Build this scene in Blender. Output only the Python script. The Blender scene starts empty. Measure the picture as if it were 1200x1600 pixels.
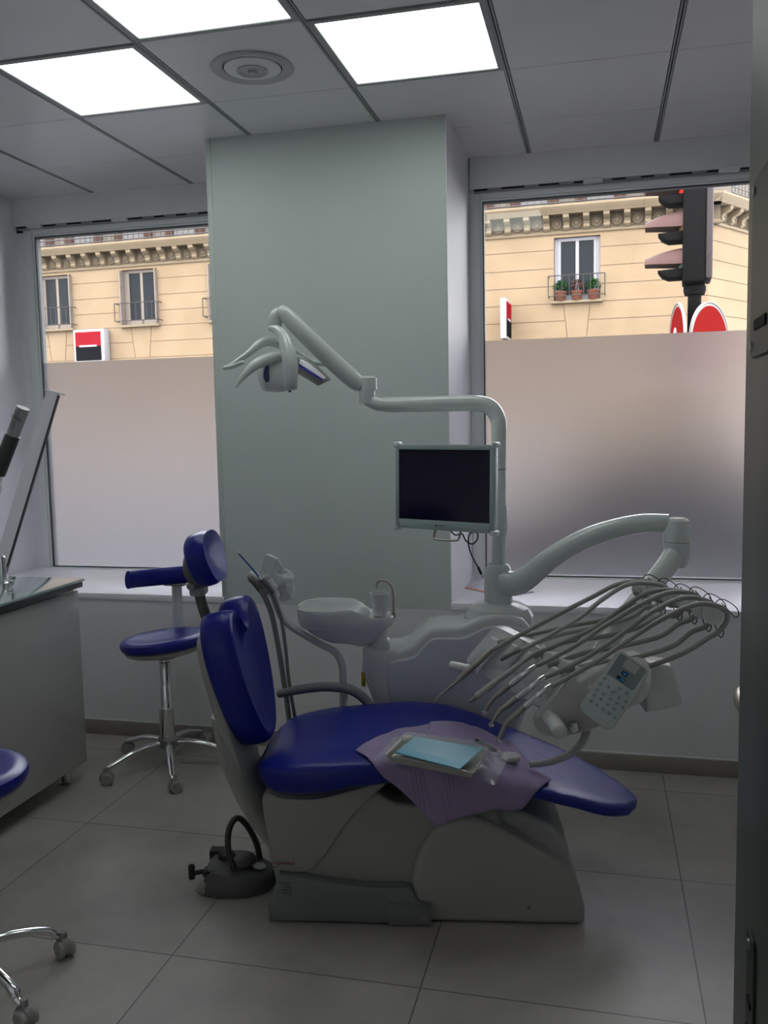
import bpy, bmesh, math, random
from mathutils import Vector, Matrix
random.seed(7)
sc = bpy.context.scene
COL = sc.collection
PI = math.pi

# ------------------------------------------------------------------ camera, world, lights, exposure
cam = bpy.data.cameras.new('camera')
cam_o = bpy.data.objects.new('camera', cam); COL.objects.link(cam_o)
cam.sensor_fit = 'VERTICAL'; cam.sensor_height = 24.0
cam.lens = 24.0 * 1390.736 / 1600.0
cam.clip_start = 0.05; cam.clip_end = 300
cam_o.matrix_world = Matrix((
    (0.971669478, -0.003767973, 0.236313832, 2.74808),
    (0.235510195, 0.099344303, -0.966781080, -2.89835),
    (-0.019833628, 0.995045985, 0.097417223, 1.52735),
    (0, 0, 0, 1)))
sc.camera = cam_o
sc.view_settings.view_transform = 'Standard'
sc.view_settings.look = 'None'
sc.view_settings.gamma = 1.0
sc.view_settings.use_curve_mapping = False
sc.view_settings.exposure = 0.15
sc.cycles.use_denoising = True
sc.cycles.max_bounces = 10
sc.cycles.diffuse_bounces = 5
sc.cycles.glossy_bounces = 4
sc.cycles.transmission_bounces = 8
sc.cycles.transparent_max_bounces = 16
sc.cycles.sample_clamp_indirect = 20.0
sc.cycles.caustics_reflective = False
sc.cycles.caustics_refractive = True

SKY = 12.5          # overcast daylight
PANEL = 3.4         # ceiling light panels
world = bpy.data.worlds.new('overcast'); sc.world = world
world.use_nodes = True
wn = world.node_tree.nodes; wl = world.node_tree.links
bg = wn['Background']
tc = wn.new('ShaderNodeTexCoord'); sp = wn.new('ShaderNodeSeparateXYZ')
rp = wn.new('ShaderNodeValToRGB')
rp.color_ramp.elements[0].position = 0.0; rp.color_ramp.elements[0].color = (0.70, 0.69, 0.72, 1)
rp.color_ramp.elements[1].position = 0.9; rp.color_ramp.elements[1].color = (1.0, 0.98, 1.04, 1)
wl.new(tc.outputs['Generated'], sp.inputs[0]); wl.new(sp.outputs['Z'], rp.inputs[0]); wl.new(rp.outputs[0], bg.inputs[0])
bg.inputs[1].default_value = SKY

# ------------------------------------------------------------------ materials
MATS = {}
def P(name, col, rough=0.5, metal=0.0, spec=0.5, coat=0.0, trans=0.0, ior=1.45, alpha=1.0, sheen=0.0):
    if name in MATS: return MATS[name]
    m = bpy.data.materials.new(name); m.use_nodes = True
    b = m.node_tree.nodes['Principled BSDF']
    b.inputs['Base Color'].default_value = (*col, 1)
    b.inputs['Roughness'].default_value = rough
    b.inputs['Metallic'].default_value = metal
    b.inputs['Specular IOR Level'].default_value = spec
    b.inputs['Coat Weight'].default_value = coat
    b.inputs['Transmission Weight'].default_value = trans
    b.inputs['IOR'].default_value = ior
    b.inputs['Alpha'].default_value = alpha
    b.inputs['Sheen Weight'].default_value = sheen
    MATS[name] = m
    return m
def noisy(name, c1, c2, scale=4, rough=0.5, bump=0.0, bscale=80, detail=5, **k):
    """two-tone procedural colour with an optional fine bump"""
    m = P(name, c1, rough, **k); n = m.node_tree.nodes; l = m.node_tree.links
    b = n['Principled BSDF']
    t = n.new('ShaderNodeTexCoord')
    z = n.new('ShaderNodeTexNoise'); z.inputs['Scale'].default_value = scale; z.inputs['Detail'].default_value = detail
    r = n.new('ShaderNodeValToRGB')
    r.color_ramp.elements[0].position = 0.32; r.color_ramp.elements[0].color = (*c1, 1)
    r.color_ramp.elements[1].position = 0.68; r.color_ramp.elements[1].color = (*c2, 1)
    l.new(t.outputs['Object'], z.inputs['Vector']); l.new(z.outputs['Fac'], r.inputs[0]); l.new(r.outputs[0], b.inputs['Base Color'])
    if bump:
        z2 = n.new('ShaderNodeTexNoise'); z2.inputs['Scale'].default_value = bscale; z2.inputs['Detail'].default_value = 3
        bp = n.new('ShaderNodeBump'); bp.inputs['Strength'].default_value = bump; bp.inputs['Distance'].default_value = 0.002
        l.new(t.outputs['Object'], z2.inputs['Vector']); l.new(z2.outputs['Fac'], bp.inputs['Height']); l.new(bp.outputs[0], b.inputs['Normal'])
    return m
def emit(name, col, s):
    m = bpy.data.materials.new(name); m.use_nodes = True
    n = m.node_tree.nodes; n.clear()
    e = n.new('ShaderNodeEmission'); e.inputs[0].default_value = (*col, 1); e.inputs[1].default_value = s
    o = n.new('ShaderNodeOutputMaterial'); m.node_tree.links.new(e.outputs[0], o.inputs[0])
    MATS[name] = m
    return m

M_wall = noisy('wall_paint', (0.74, 0.74, 0.75), (0.77, 0.77, 0.78), 2.0, 0.55, bump=0.08, bscale=220)
M_column = noisy('column_green_cast', (0.56, 0.62, 0.595), (0.585, 0.645, 0.62), 2.0, 0.5, bump=0.10, bscale=260)  # green cast of the panel light is put into the column's colour
M_side = noisy('side_wall_paint', (0.86, 0.85, 0.89), (0.88, 0.87, 0.91), 2.0, 0.55)
M_upvc = P('window_plastic', (0.84, 0.87, 0.87), 0.35)
M_gasket = P('grey_gasket', (0.10, 0.11, 0.115), 0.6)
M_coffer = noisy('coffer_paint', (0.80, 0.80, 0.80), (0.83, 0.83, 0.83), 3, 0.45)
M_sill = P('sill_laminate', (0.88, 0.87, 0.92), 0.3)
M_tile_c = noisy('ceiling_tile_lacquer', (0.80, 0.785, 0.80), (0.83, 0.815, 0.83), 3, 0.32, bump=0.10, bscale=500)
M_grid = P('ceiling_grid_metal', (0.36, 0.36, 0.37), 0.4)
M_dark = P('dark_gap', (0.02, 0.02, 0.022), 0.8)
M_base = noisy('skirting_tile', (0.26, 0.235, 0.215), (0.31, 0.285, 0.26), 6, 0.5)
M_white = P('white_plastic', (0.66, 0.69, 0.675), 0.24, coat=0.25)
M_white2 = P('painted_metal_white', (0.62, 0.67, 0.65), 0.22, coat=0.5)
M_shell = P('chair_shell_plastic', (0.32, 0.33, 0.295), 0.38)
M_shell2 = P('chair_cover_plastic', (0.36, 0.37, 0.335), 0.36)
M_step = noisy('grey_step_plastic', (0.17, 0.18, 0.185), (0.19, 0.20, 0.205), 5, 0.5, bump=0.3, bscale=400)
M_greyp = P('grey_plastic', (0.24, 0.245, 0.24), 0.45)
M_lgrey = P('light_grey_plastic', (0.45, 0.45, 0.43), 0.4)
M_tray = P('tray_plastic', (0.70, 0.71, 0.70), 0.3)
M_hose = P('hose_rubber', (0.31, 0.315, 0.295), 0.5)
M_hose2 = P('pale_hose_rubber', (0.42, 0.44, 0.425), 0.45)
M_hosed = P('dark_hose_rubber', (0.15, 0.15, 0.14), 0.5)
M_black = P('black_plastic', (0.018, 0.018, 0.02), 0.45)
M_chrome = P('chrome', (0.78, 0.78, 0.78), 0.08, metal=1.0)
M_steel = P('brushed_steel', (0.50, 0.49, 0.46), 0.28, metal=1.0)
M_steeld = P('dark_steel', (0.38, 0.36, 0.32), 0.35, metal=1.0)
M_blue = noisy('blue_vinyl', (0.006, 0.012, 0.21), (0.008, 0.015, 0.24), 3, 0.33, bump=0.12, bscale=260, spec=0.42)
M_ceramic = P('white_ceramic', (0.70, 0.72, 0.715), 0.12, coat=0.5)
M_castor = P('castor_plastic', (0.30, 0.295, 0.285), 0.5)
M_foot = P('foot_control_grey', (0.10, 0.10, 0.105), 0.45)
M_red = P('red_paint', (0.55, 0.03, 0.03), 0.5)
M_cup = P('white_cup_plastic', (0.82, 0.84, 0.83), 0.35, trans=0.25)
M_cab = P('white_gloss_cabinet', (0.46, 0.46, 0.45), 0.10, coat=0.6)
M_lilac = None

def glass_mat(name, tint=(1, 1, 1), refl=0.10):
    m = bpy.data.materials.new(name); m.use_nodes = True; n = m.node_tree.nodes; l = m.node_tree.links; n.clear()
    o = n.new('ShaderNodeOutputMaterial'); t = n.new('ShaderNodeBsdfTransparent'); g = n.new('ShaderNodeBsdfGlossy')
    g.inputs['Roughness'].default_value = 0.02
    t.inputs[0].default_value = (*tint, 1)
    f = n.new('ShaderNodeFresnel'); f.inputs[0].default_value = 1.45
    x = n.new('ShaderNodeMixShader'); l.new(f.outputs[0], x.inputs[0]); l.new(t.outputs[0], x.inputs[1]); l.new(g.outputs[0], x.inputs[2]); l.new(x.outputs[0], o.inputs[0])
    MATS[name] = m
    return m
M_glass = glass_mat('window_glass', (0.93, 0.95, 0.94))
M_wrap = None

def film_mat():
    m = bpy.data.materials.new('frosted_film'); m.use_nodes = True; n = m.node_tree.nodes; l = m.node_tree.links; n.clear()
    o = n.new('ShaderNodeOutputMaterial')
    tr = n.new('ShaderNodeBsdfTranslucent'); tr.inputs[0].default_value = (0.50, 0.49, 0.51, 1)
    rf = n.new('ShaderNodeBsdfRefraction'); rf.inputs['Roughness'].default_value = 0.40; rf.inputs['IOR'].default_value = 1.5
    rf.inputs[0].default_value = (0.71, 0.71, 0.745, 1)
    a = n.new('ShaderNodeMixShader'); a.inputs[0].default_value = 0.88
    l.new(tr.outputs[0], a.inputs[1]); l.new(rf.outputs[0], a.inputs[2]); l.new(a.outputs[0], o.inputs[0])
    return m
M_film = film_mat()

def floor_mat():
    m = P('floor_porcelain', (0.3, 0.28, 0.26), 0.38); n = m.node_tree.nodes; l = m.node_tree.links; b = n['Principled BSDF']
    t = n.new('ShaderNodeTexCoord'); mp = n.new('ShaderNodeMapping')
    mp.inputs['Location'].default_value = (-0.802, -0.0754, 0)
    l.new(t.outputs['Object'], mp.inputs['Vector'])
    br = n.new('ShaderNodeTexBrick'); br.offset = 0.0; br.squash = 1.0
    br.inputs['Scale'].default_value = 1.0; br.inputs['Brick Width'].default_value = 0.7372; br.inputs['Row Height'].default_value = 0.7372
    br.inputs['Mortar Size'].default_value = 0.0022; br.inputs['Mortar Smooth'].default_value = 0.0
    br.inputs['Color1'].default_value = (0.37, 0.345, 0.318, 1); br.inputs['Color2'].default_value = (0.42, 0.392, 0.363, 1)
    br.inputs['Mortar'].default_value = (0.15, 0.137, 0.125, 1)
    l.new(mp.outputs[0], br.inputs['Vector'])
    z = n.new('ShaderNodeTexNoise'); z.inputs['Scale'].default_value = 2.6; z.inputs['Detail'].default_value = 9; z.inputs['Roughness'].default_value = 0.62
    l.new(t.outputs['Object'], z.inputs['Vector'])
    mr = n.new('ShaderNodeMapRange'); mr.inputs['From Min'].default_value = 0.3; mr.inputs['From Max'].default_value = 0.7
    mr.inputs['To Min'].default_value = 0.80; mr.inputs['To Max'].default_value = 1.18
    l.new(z.outputs['Fac'], mr.inputs['Value'])
    mx = n.new('ShaderNodeMix'); mx.data_type = 'RGBA'; mx.blend_type = 'MULTIPLY'; mx.inputs[0].default_value = 1.0
    l.new(br.outputs['Color'], mx.inputs[6]); l.new(mr.outputs[0], mx.inputs[7]); l.new(mx.outputs[2], b.inputs['Base Color'])
    bp = n.new('ShaderNodeBump'); bp.inputs['Strength'].default_value = 0.5; bp.inputs['Distance'].default_value = 0.001; bp.invert = True
    l.new(br.outputs['Fac'], bp.inputs['Height']); l.new(bp.outputs[0], b.inputs['Normal'])
    mr2 = n.new('ShaderNodeMapRange'); mr2.inputs['To Min'].default_value = 0.34; mr2.inputs['To Max'].default_value = 0.5
    l.new(z.outputs['Fac'], mr2.inputs['Value']); l.new(mr2.outputs[0], b.inputs['Roughness'])
    return m
M_floor = floor_mat()

# ------------------------------------------------------------------ mesh helpers
class Ctx: off = Vector((0, 0, 0))
def setk(o, label=None, cat=None, group=None, kind=None):
    if label: o['label'] = label
    if cat: o['category'] = cat
    if group: o['group'] = group
    if kind: o['kind'] = kind
    return o
def finish(name, bm, mat, parent=None, smooth=35, off=None):
    bmesh.ops.recalc_face_normals(bm, faces=bm.faces)
    v = off if off is not None else (Ctx.off if parent is not None else Vector((0, 0, 0)))
    if v.length > 0: bmesh.ops.translate(bm, verts=bm.verts, vec=-v)
    me = bpy.data.meshes.new(name); bm.to_mesh(me); bm.free()
    me.materials.append(mat)
    if smooth:
        for p in me.polygons: p.use_smooth = True
        me.set_sharp_from_angle(angle=math.radians(smooth))
    o = bpy.data.objects.new(name, me); COL.objects.link(o)
    if parent is not None: o.parent = parent
    return o
def thing(name, label, cat, base=(0, 0, 0), group=None, frame=None):
    """Empty at the thing's base; FRAME: world matrix of the frame the parts are measured in"""
    o = bpy.data.objects.new(name, None); COL.objects.link(o); o.empty_display_size = 0.1
    Ctx.off = Vector(base)
    o.matrix_world = (frame or Matrix()) @ Matrix.Translation(Vector(base))
    return setk(o, label, cat, group)
def solo(o, label, cat, base=None, group=None, frame=None):
    """a thing that is one mesh: move its origin to BASE and put it into FRAME"""
    b = Vector(base) if base is not None else Vector((0, 0, 0))
    o.data.transform(Matrix.Translation(-b))
    o.matrix_world = (frame or Matrix()) @ Matrix.Translation(b)
    return setk(o, label, cat, group)
def struct(o, label=None):
    o['kind'] = 'structure'
    return setk(o, label)

def add_box(bm, lo, hi, bev=0.0, seg=2, mat=None):
    lo = Vector(lo); hi = Vector(hi)
    b2 = bmesh.new(); bmesh.ops.create_cube(b2, size=1)
    for v in b2.verts:
        v.co = Vector((lo[i] + (v.co[i] + 0.5) * (hi[i] - lo[i]) for i in range(3)))
    if bev: bmesh.ops.bevel(b2, geom=b2.edges[:], offset=bev, segments=seg, profile=0.5, affect='EDGES', clamp_overlap=True)
    if mat: bmesh.ops.transform(b2, matrix=mat, verts=b2.verts)
    me = bpy.data.meshes.new('t'); b2.to_mesh(me); b2.free(); bm.from_mesh(me); bpy.data.meshes.remove(me)
def box(name, lo, hi, mat, parent=None, bev=0.0, seg=2, m=None, smooth=35):
    bm = bmesh.new(); add_box(bm, lo, hi, bev, seg, m)
    return finish(name, bm, mat, parent, smooth)
def cr(pts, n=6, closed=False):
    """Catmull-Rom through the points"""
    P_ = [Vector(p) for p in pts]; out = []
    N = len(P_); rng = N if closed else N - 1
    for i in range(rng):
        p0 = P_[(i - 1) % N] if (closed or i > 0) else P_[0] * 2 - P_[1]
        p1 = P_[i]; p2 = P_[(i + 1) % N]
        p3 = P_[(i + 2) % N] if (closed or i + 2 < N) else P_[-1] * 2 - P_[-2]
        for k in range(n):
            t = k / n
            out.append(0.5 * ((2 * p1) + (-p0 + p2) * t + (2 * p0 - 5 * p1 + 4 * p2 - p3) * t * t + (-p0 + 3 * p1 - 3 * p2 + p3) * t ** 3))
    if not closed: out.append(P_[-1].copy())
    return out
def add_loft(bm, rings, cap=True, closed=True):
    R_ = [[bm.verts.new(p) for p in r] for r in rings]
    n = len(R_[0])
    for a, b in zip(R_[:-1], R_[1:]):
        for i in range(n if closed else n - 1):
            j = (i + 1) % n
            bm.faces.new((a[i], a[j], b[j], b[i]))
    if cap and closed:
        for r in (R_[0], R_[-1]):
            c = sum((v.co for v in r), Vector()) / n
            cv = bm.verts.new(c)
            for i in range(n): bm.faces.new((r[i], r[(i + 1) % n], cv))
def add_tube(bm, pts, r, seg=12, n=6, up=None, dome=0.0, closed=False):
    """r: number, list per point, or (a, b) pairs for a flattened section (a along up x tangent, b along up)"""
    pts = [Vector(p) for p in pts]
    K = len(pts)
    rr = r if isinstance(r, list) else [r] * K
    rr = [x if isinstance(x, tuple) else (x, x) for x in rr]
    if n > 1 and K > 2:
        s = cr(pts, n, closed); ra = cr([Vector((*x, 0)) for x in rr], n, closed)
        pts, rr = s, [(max(v.x, 1e-4), max(v.y, 1e-4)) for v in ra]
    K = len(pts); rings = []; prev = None
    for i, p in enumerate(pts):
        if closed: t = pts[(i + 1) % K] - pts[(i - 1) % K]
        else: t = pts[min(i + 1, K - 1)] - pts[max(i - 1, 0)]
        if t.length < 1e-9: t = Vector((0, 0, 1))
        t.normalize()
        if up is not None:
            s_ = t.cross(Vector(up))
            if s_.length < 1e-5: s_ = prev or t.orthogonal()
            s_.normalize()
        else:
            if prev is None: s_ = t.orthogonal().normalized()
            else:
                s_ = prev - t * prev.dot(t)
                s_.normalize()
        prev = s_
        u = s_.cross(t)
        a, b = rr[i]
        rings.append([p + s_ * (a * math.cos(2 * PI * k / seg)) + u * (b * math.sin(2 * PI * k / seg)) for k in range(seg)])
        if dome and i in (0, K - 1):
            sg = -1 if i == 0 else 1
            ex = []
            for q in (0.5, 0.85, 0.98):
                h = math.sqrt(1 - q * q)
                ex.append([p + t * (sg * dome * a * (1 - (1 - q) ) * 1.0) * 1.0 + (x - p) * h for x in rings[-1]])
            if i == 0: base = rings.pop(); rings += ex[::-1] + [base]
            else: rings += ex
    if closed:
        V = [[bm.verts.new(p) for p in r_] for r_ in rings]
        for i in range(K):
            a, b = V[i], V[(i + 1) % K]
            for k in range(seg): bm.faces.new((a[k], a[(k + 1) % seg], b[(k + 1) % seg], b[k]))
    else: add_loft(bm, rings)
def tube(name, pts, r, mat, parent=None, seg=12, n=6, up=None, dome=0.0, closed=False):
    bm = bmesh.new(); add_tube(bm, pts, r, seg, n, up, dome, closed)
    return finish(name, bm, mat, parent, 40)
def add_lathe(bm, prof, seg=32, m=None, sx=1, sy=1):
    rings = []
    for r, z in prof:
        ring = [Vector((max(r, 1e-4) * sx * math.cos(2 * PI * k / seg), max(r, 1e-4) * sy * math.sin(2 * PI * k / seg), z)) for k in range(seg)]
        if m: ring = [m @ v for v in ring]
        rings.append(ring)
    add_loft(bm, rings)
def lathe(name, prof, mat, parent=None, seg=32, m=None, sx=1, sy=1):
    bm = bmesh.new(); add_lathe(bm, prof, seg, m, sx, sy)
    return finish(name, bm, mat, parent, 32)
def add_prism(bm, outline, axis, a, b, bev=0.0, seg=3):
    """outline: 2-D points in the plane across AXIS ('x': y,z  'y': x,z  'z': x,y), from A to B along it"""
    def mk(p, h):
        return Vector((h, p[0], p[1])) if axis == 'x' else Vector((p[0], h, p[1])) if axis == 'y' else Vector((p[0], p[1], h))
    b2 = bmesh.new()
    v1 = [b2.verts.new(mk(p, a)) for p in outline]; v2 = [b2.verts.new(mk(p, b)) for p in outline]
    f1 = b2.faces.new(v1); f2 = b2.faces.new(v2[::-1]); N = len(outline)
    for i in range(N): b2.faces.new((v1[(i + 1) % N], v1[i], v2[i], v2[(i + 1) % N]))
    bmesh.ops.recalc_face_normals(b2, faces=b2.faces)
    if bev:
        es = [e for e in b2.edges if (f1 in e.link_faces or f2 in e.link_faces)]
        bmesh.ops.bevel(b2, geom=es, offset=bev, segments=seg, profile=0.5, affect='EDGES', clamp_overlap=True)
    big = [f for f in b2.faces if len(f.verts) > 4]
    bmesh.ops.triangulate(b2, faces=big)
    me = bpy.data.meshes.new('t'); b2.to_mesh(me); b2.free(); bm.from_mesh(me); bpy.data.meshes.remove(me)
def prism(name, outline, axis, a, b, mat, parent=None, bev=0.0, seg=3, smooth=35):
    bm = bmesh.new(); add_prism(bm, outline, axis, a, b, bev, seg)
    return finish(name, bm, mat, parent, smooth)
def rrect(cx, cy, w, h, r, n=5):
    out = []
    for (sx, sy, a0) in ((1, 1, 0), (-1, 1, 90), (-1, -1, 180), (1, -1, 270)):
        for k in range(n + 1):
            a = math.radians(a0 + 90 * k / n)
            out.append((cx + sx * (w / 2 - r) + r * math.cos(a), cy + sy * (h / 2 - r) + r * math.sin(a)))
    return out
def smooth2(pts, n=5):
    return [(v.x, v.y) for v in cr([Vector((p[0], p[1], 0)) for p in pts], n, closed=True)]
def frame_m(o, x, y, z):
    """matrix from an origin and three axes"""
    return Matrix(((x[0], y[0], z[0], o[0]), (x[1], y[1], z[1], o[1]), (x[2], y[2], z[2], o[2]), (0, 0, 0, 1)))
def pillow(name, outline, prof, m, mat, parent, sub=1):
    """a padded shape: OUTLINE (closed 2-D), PROF list of (shrink, height) from the back centre over the rim to the front centre"""
    cx = sum(p[0] for p in outline) / len(outline); cy = sum(p[1] for p in outline) / len(outline)
    rings = []
    for s, h in prof:
        rings.append([m @ Vector((cx + (p[0] - cx) * s, cy + (p[1] - cy) * s, h)) for p in outline])
    bm = bmesh.new(); add_loft(bm, rings)
    return finish(name, bm, mat, parent, 50)
def text(name, body, size, m, mat, parent=None, ext=0.0004):
    cu = bpy.data.curves.new(name, 'FONT'); cu.body = body; cu.size = size; cu.extrude = ext; cu.align_x = 'CENTER'; cu.align_y = 'CENTER'
    cu.materials.append(mat)
    tmp = bpy.data.objects.new(name + '_curve', cu); COL.objects.link(tmp)
    bpy.context.view_layer.update()
    me = bpy.data.meshes.new_from_object(tmp.evaluated_get(bpy.context.evaluated_depsgraph_get()))
    bpy.data.objects.remove(tmp); bpy.data.curves.remove(cu)
    o = bpy.data.objects.new(name, me); COL.objects.link(o)
    if parent is not None:
        o.parent = parent
        o.matrix_local = Matrix.Translation(-Ctx.off) @ m
    else: o.matrix_world = m
    return o
def axis_m(p, q):
    """matrix whose z runs from p to q, origin p"""
    p = Vector(p); z = (Vector(q) - p).normalized(); x = z.orthogonal().normalized(); y = z.cross(x)
    return frame_m(p, x, y, z)

# ================================================================== THE ROOM
CH = 2.8426                       # ceiling height
XL, XR = -0.513, 3.62             # side walls
YW, YG, YN = 1.0123, 1.72, -1.90  # lower wall / column front, glass plane, doorway wall
SZ = 0.722                        # sill height
struct(box('floor', (XL - .1, -4.2, -0.05), (5.0, 2.0, 0.0), M_floor))
# ceiling: lacquered metal tiles in a grid
bm = bmesh.new()
LIGHTS = [(1, 0), (2, -1), (3, 0)]
VENT = (2, 0)
for i in range(-1, 7):
    for j in range(-4, 3):
        if (i, j) in LIGHTS: continue
        x0, x1 = max(i * .6, XL), min(i * .6 + .6, XR); y0, y1 = max(j * .6, -1.9), min(j * .6 + .6, 1.70)
        if x1 - x0 < .02 or y1 - y0 < .02: continue
        add_box(bm, (x0 + .011, y0 + .0022, CH), (x1 - .011, y1 - .0022, CH + .02), .0015, 1)
struct(finish('ceiling', bm, M_tile_c))
bm = bmesh.new()
for i in range(0, 7):
    add_box(bm, (i * .6 - .0085, -1.9, CH - .002), (i * .6 - .0022, 1.70, CH + .018))
    add_box(bm, (i * .6 + .0022, -1.9, CH - .002), (i * .6 + .0085, 1.70, CH + .018))
struct(finish('trim_1', bm, M_grid))['label'] = 'grey metal double runners of the suspended ceiling'
struct(box('ceiling_void', (XL - .1, -1.95, CH + .06), (XR + .2, 2.0, CH + .10), M_dark))
# walls
struct(box('wall_left', (XL - .12, -2.2, 0), (XL, 1.80, CH + .08), M_side))
struct(box('wall_right', (XR, -2.2, 0), (XR + .12, 1.95, CH + .08), M_wall))
bm = bmesh.new()                   # window wall: parapet under the sills and the column between the windows
add_box(bm, (XL, YW, 0), (XR, 1.86, SZ - .030))
struct(finish('wall_back', bm, M_wall))
bm = bmesh.new(); add_box(bm, (.9954, YW - .001, SZ - .030), (2.0943, 1.86, CH + .04), .002, 1)
struct(finish('wall_column', bm, M_column))
struct(box('wall_column_daylit', (2.0943, YW + .001, SZ), (2.0985, 1.69, CH), M_side))  # thin sheet over the column side; daylight is put into its lighter colour
struct(box('trim_2', (.985, YW - .004, SZ - .03), (1.012, YW + .004, CH - .002), M_column, bev=.003))
struct(box('wall_back_edge', (XL, 1.70, SZ), (-.470, 1.80, 2.70), M_side))
struct(box('wall_above_windows', (XL, 1.70, 2.66), (XR, 1.86, CH + .08), M_wall))
# doorway wall with the opening the picture is taken through
DX0, DX1, DZ = 1.90, 2.894, 2.36
M_jamb = noisy('jamb_paint', (0.115, 0.128, 0.115), (0.128, 0.14, 0.128), 3, 0.4)
struct(box('wall_front', (XL - .1, YN - .30, 0), (DX0, YN, CH + .08), M_side))
struct(box('wall_front_side', (DX1 + .10, YN - .30, 0), (XR + .1, YN, CH + .08), M_wall))
struct(box('wall_front_top', (DX0, YN - .30, DZ), (DX1 + .10, YN, CH + .08), M_wall))
jb = struct(box('door_1', (DX1, YN - .30, 0), (DX1 + .10, YN, DZ), M_jamb, bev=.003), 'dark grey green door jamb at the right edge')
# recessed plates in the jamb
def jamb_plate(name, y0, y1, z0, z1, screws, slots):
    f = prism(name, rrect((y0 + y1) / 2, (z0 + z1) / 2, y1 - y0, z1 - z0, .011), 'x', DX1 - .003, DX1 + .001, P('tarnished_plate', (0.055, 0.066, 0.062), 0.42, metal=0.4), jb, bev=.0008, seg=1)
    bm = bmesh.new()
    for (y, z) in screws: add_lathe(bm, [(.0, 0), (.0055, 0), (.0045, .0015), (0, .0012)], 14, axis_m((DX1 - .003, y, z), (DX1 - .01, y, z)))
    finish('screw', bm, M_steeld, f)
    bm = bmesh.new()
    for (ya, yb, za, zb) in slots: add_box(bm, (DX1 - .0045, ya, za), (DX1 - .0028, yb, zb), .0005, 1)
    finish('latch_slot', bm, M_dark, f)
Ctx.off = Vector((0, 0, 0))
jamb_plate('strike_plate', -2.040, -2.000, .76, 1.028, [(-2.013, 1.014), (-2.013, .78)], [(-2.03, -2.012, .955, .962), (-2.03, -2.012, .925, .932)])
jamb_plate('upper_plate', -2.05, -1.945, 1.585, 1.755, [(-1.956, 1.744), (-1.956, 1.597)], [(-2.035, -1.975, 1.61, 1.62)])
# open door leaf behind the jamb with its lever handle
dr = struct(box('door_2', (3.06, -1.84, 0.01), (3.10, -1.02, 2.30), P('door_leaf_paint', (0.42, 0.43, 0.42), 0.4), bev=.002), 'open door leaf behind the jamb')
Ctx.off = Vector((0, 0, 0))
h = tube('door_handle', [(3.062, -1.20, 1.03), (3.02, -1.20, 1.03), (3.004, -1.20, 1.028), (2.997, -1.225, 1.02), (2.997, -1.32, 1.02)], [.010, .010, .012, .014, .014], M_steeld, dr, seg=14)
# corridor the camera stands in
M_cor = P('corridor_paint', (0.30, 0.31, 0.30), 0.6)
struct(box('wall_corridor_left', (0.9, -4.2, 0), (1.0, YN - .30, 2.62), M_cor))
struct(box('wall_corridor_right', (4.2, -4.2, 0), (4.3, YN - .30, 2.62), M_cor))
struct(box('wall_corridor_end', (0.9, -4.3, 0), (4.3, -4.2, 2.62), M_cor))
struct(box('ceiling_corridor', (0.9, -4.3, 2.60), (4.3, YN - .30, 2.64), M_cor))

# skirting
struct(box('baseboard_back', (XL, YW - .010, 0), (1.9, YW, .074), M_base, bev=.002), 'grey brown tile skirting along the window wall')
struct(box('baseboard_back_right', (1.903, YW - .010, 0), (XR, YW, .074), M_base, bev=.002))
struct(box('trim_3', (XL, YW - .0025, .0742), (XR, YW, .080), M_upvc))
# sills
struct(box('trim_sill_left', (XL, YW - .006, SZ - .030), (.9954, 1.70, SZ), M_sill, bev=.002), 'white window sill left of the column')
struct(box('trim_sill_right', (2.0943, YW - .006, SZ - .030), (XR, 1.70, SZ), M_sill, bev=.002), 'white window sill right of the column')

# windows: frame, glass and frosted privacy film on the lower part
def window(n, x0, x1, ftop):
    bm = bmesh.new(); z0, z1 = SZ, 2.676; w = .055; tw = .030; y0, y1 = 1.695, 1.775
    for (a, b, c_, d) in ((x0, x0 + w, z0, z1), (x1 - w, x1, z0, z1), (x0 + w, x1 - w, z1 - tw, z1), (x0 + w, x1 - w, z0, z0 + .008)):
        add_box(bm, (a, y0, c_), (b, y1, d), .004, 2)
    # stepped inner bead
    v = .010
    for (a, b, c_, d) in ((x0 + w, x0 + w + v, z0 + .008, z1 - tw), (x1 - w - v, x1 - w, z0 + .008, z1 - tw), (x0 + w + v, x1 - w - v, z1 - tw - v, z1 - tw)):
        add_box(bm, (a, y0 + .012, c_), (b, y1 - .01, d), .002, 1)
    f = struct(finish('window_%d' % n, bm, M_upvc))
    bm = bmesh.new(); u = w + v; g = .0065; tu = tw + v
    for (a, b, c_, d) in ((x0 + u, x0 + u + g, z0 + .008, z1 - tu), (x1 - u - g, x1 - u, z0 + .008, z1 - tu), (x0 + u, x1 - u, z1 - tu - g, z1 - tu), (x0 + u, x1 - u, z0 + .008, z0 + .008 + g)):
        add_box(bm, (a, y0 + .014, c_), (b, y1 - .02, d))
    Ctx.off = Vector((0, 0, 0))
    finish('gasket', bm, M_gasket, f)
    box('window_pane', (x0 + u, 1.7225, z0 + .01), (x1 - u, 1.7265, z1 - tu), M_glass, f, smooth=0)
    fo = box('privacy_film', (x0 + u + .002, 1.7195, z0 + .012), (x1 - u - .002, 1.7210, ftop), M_film, f, smooth=0)
    fo['label'] = 'frosted privacy film on the lower pane'
    return f
window(1, -.470, .9954, 1.923)
window(2, 2.0985, XR, 1.945)
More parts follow.
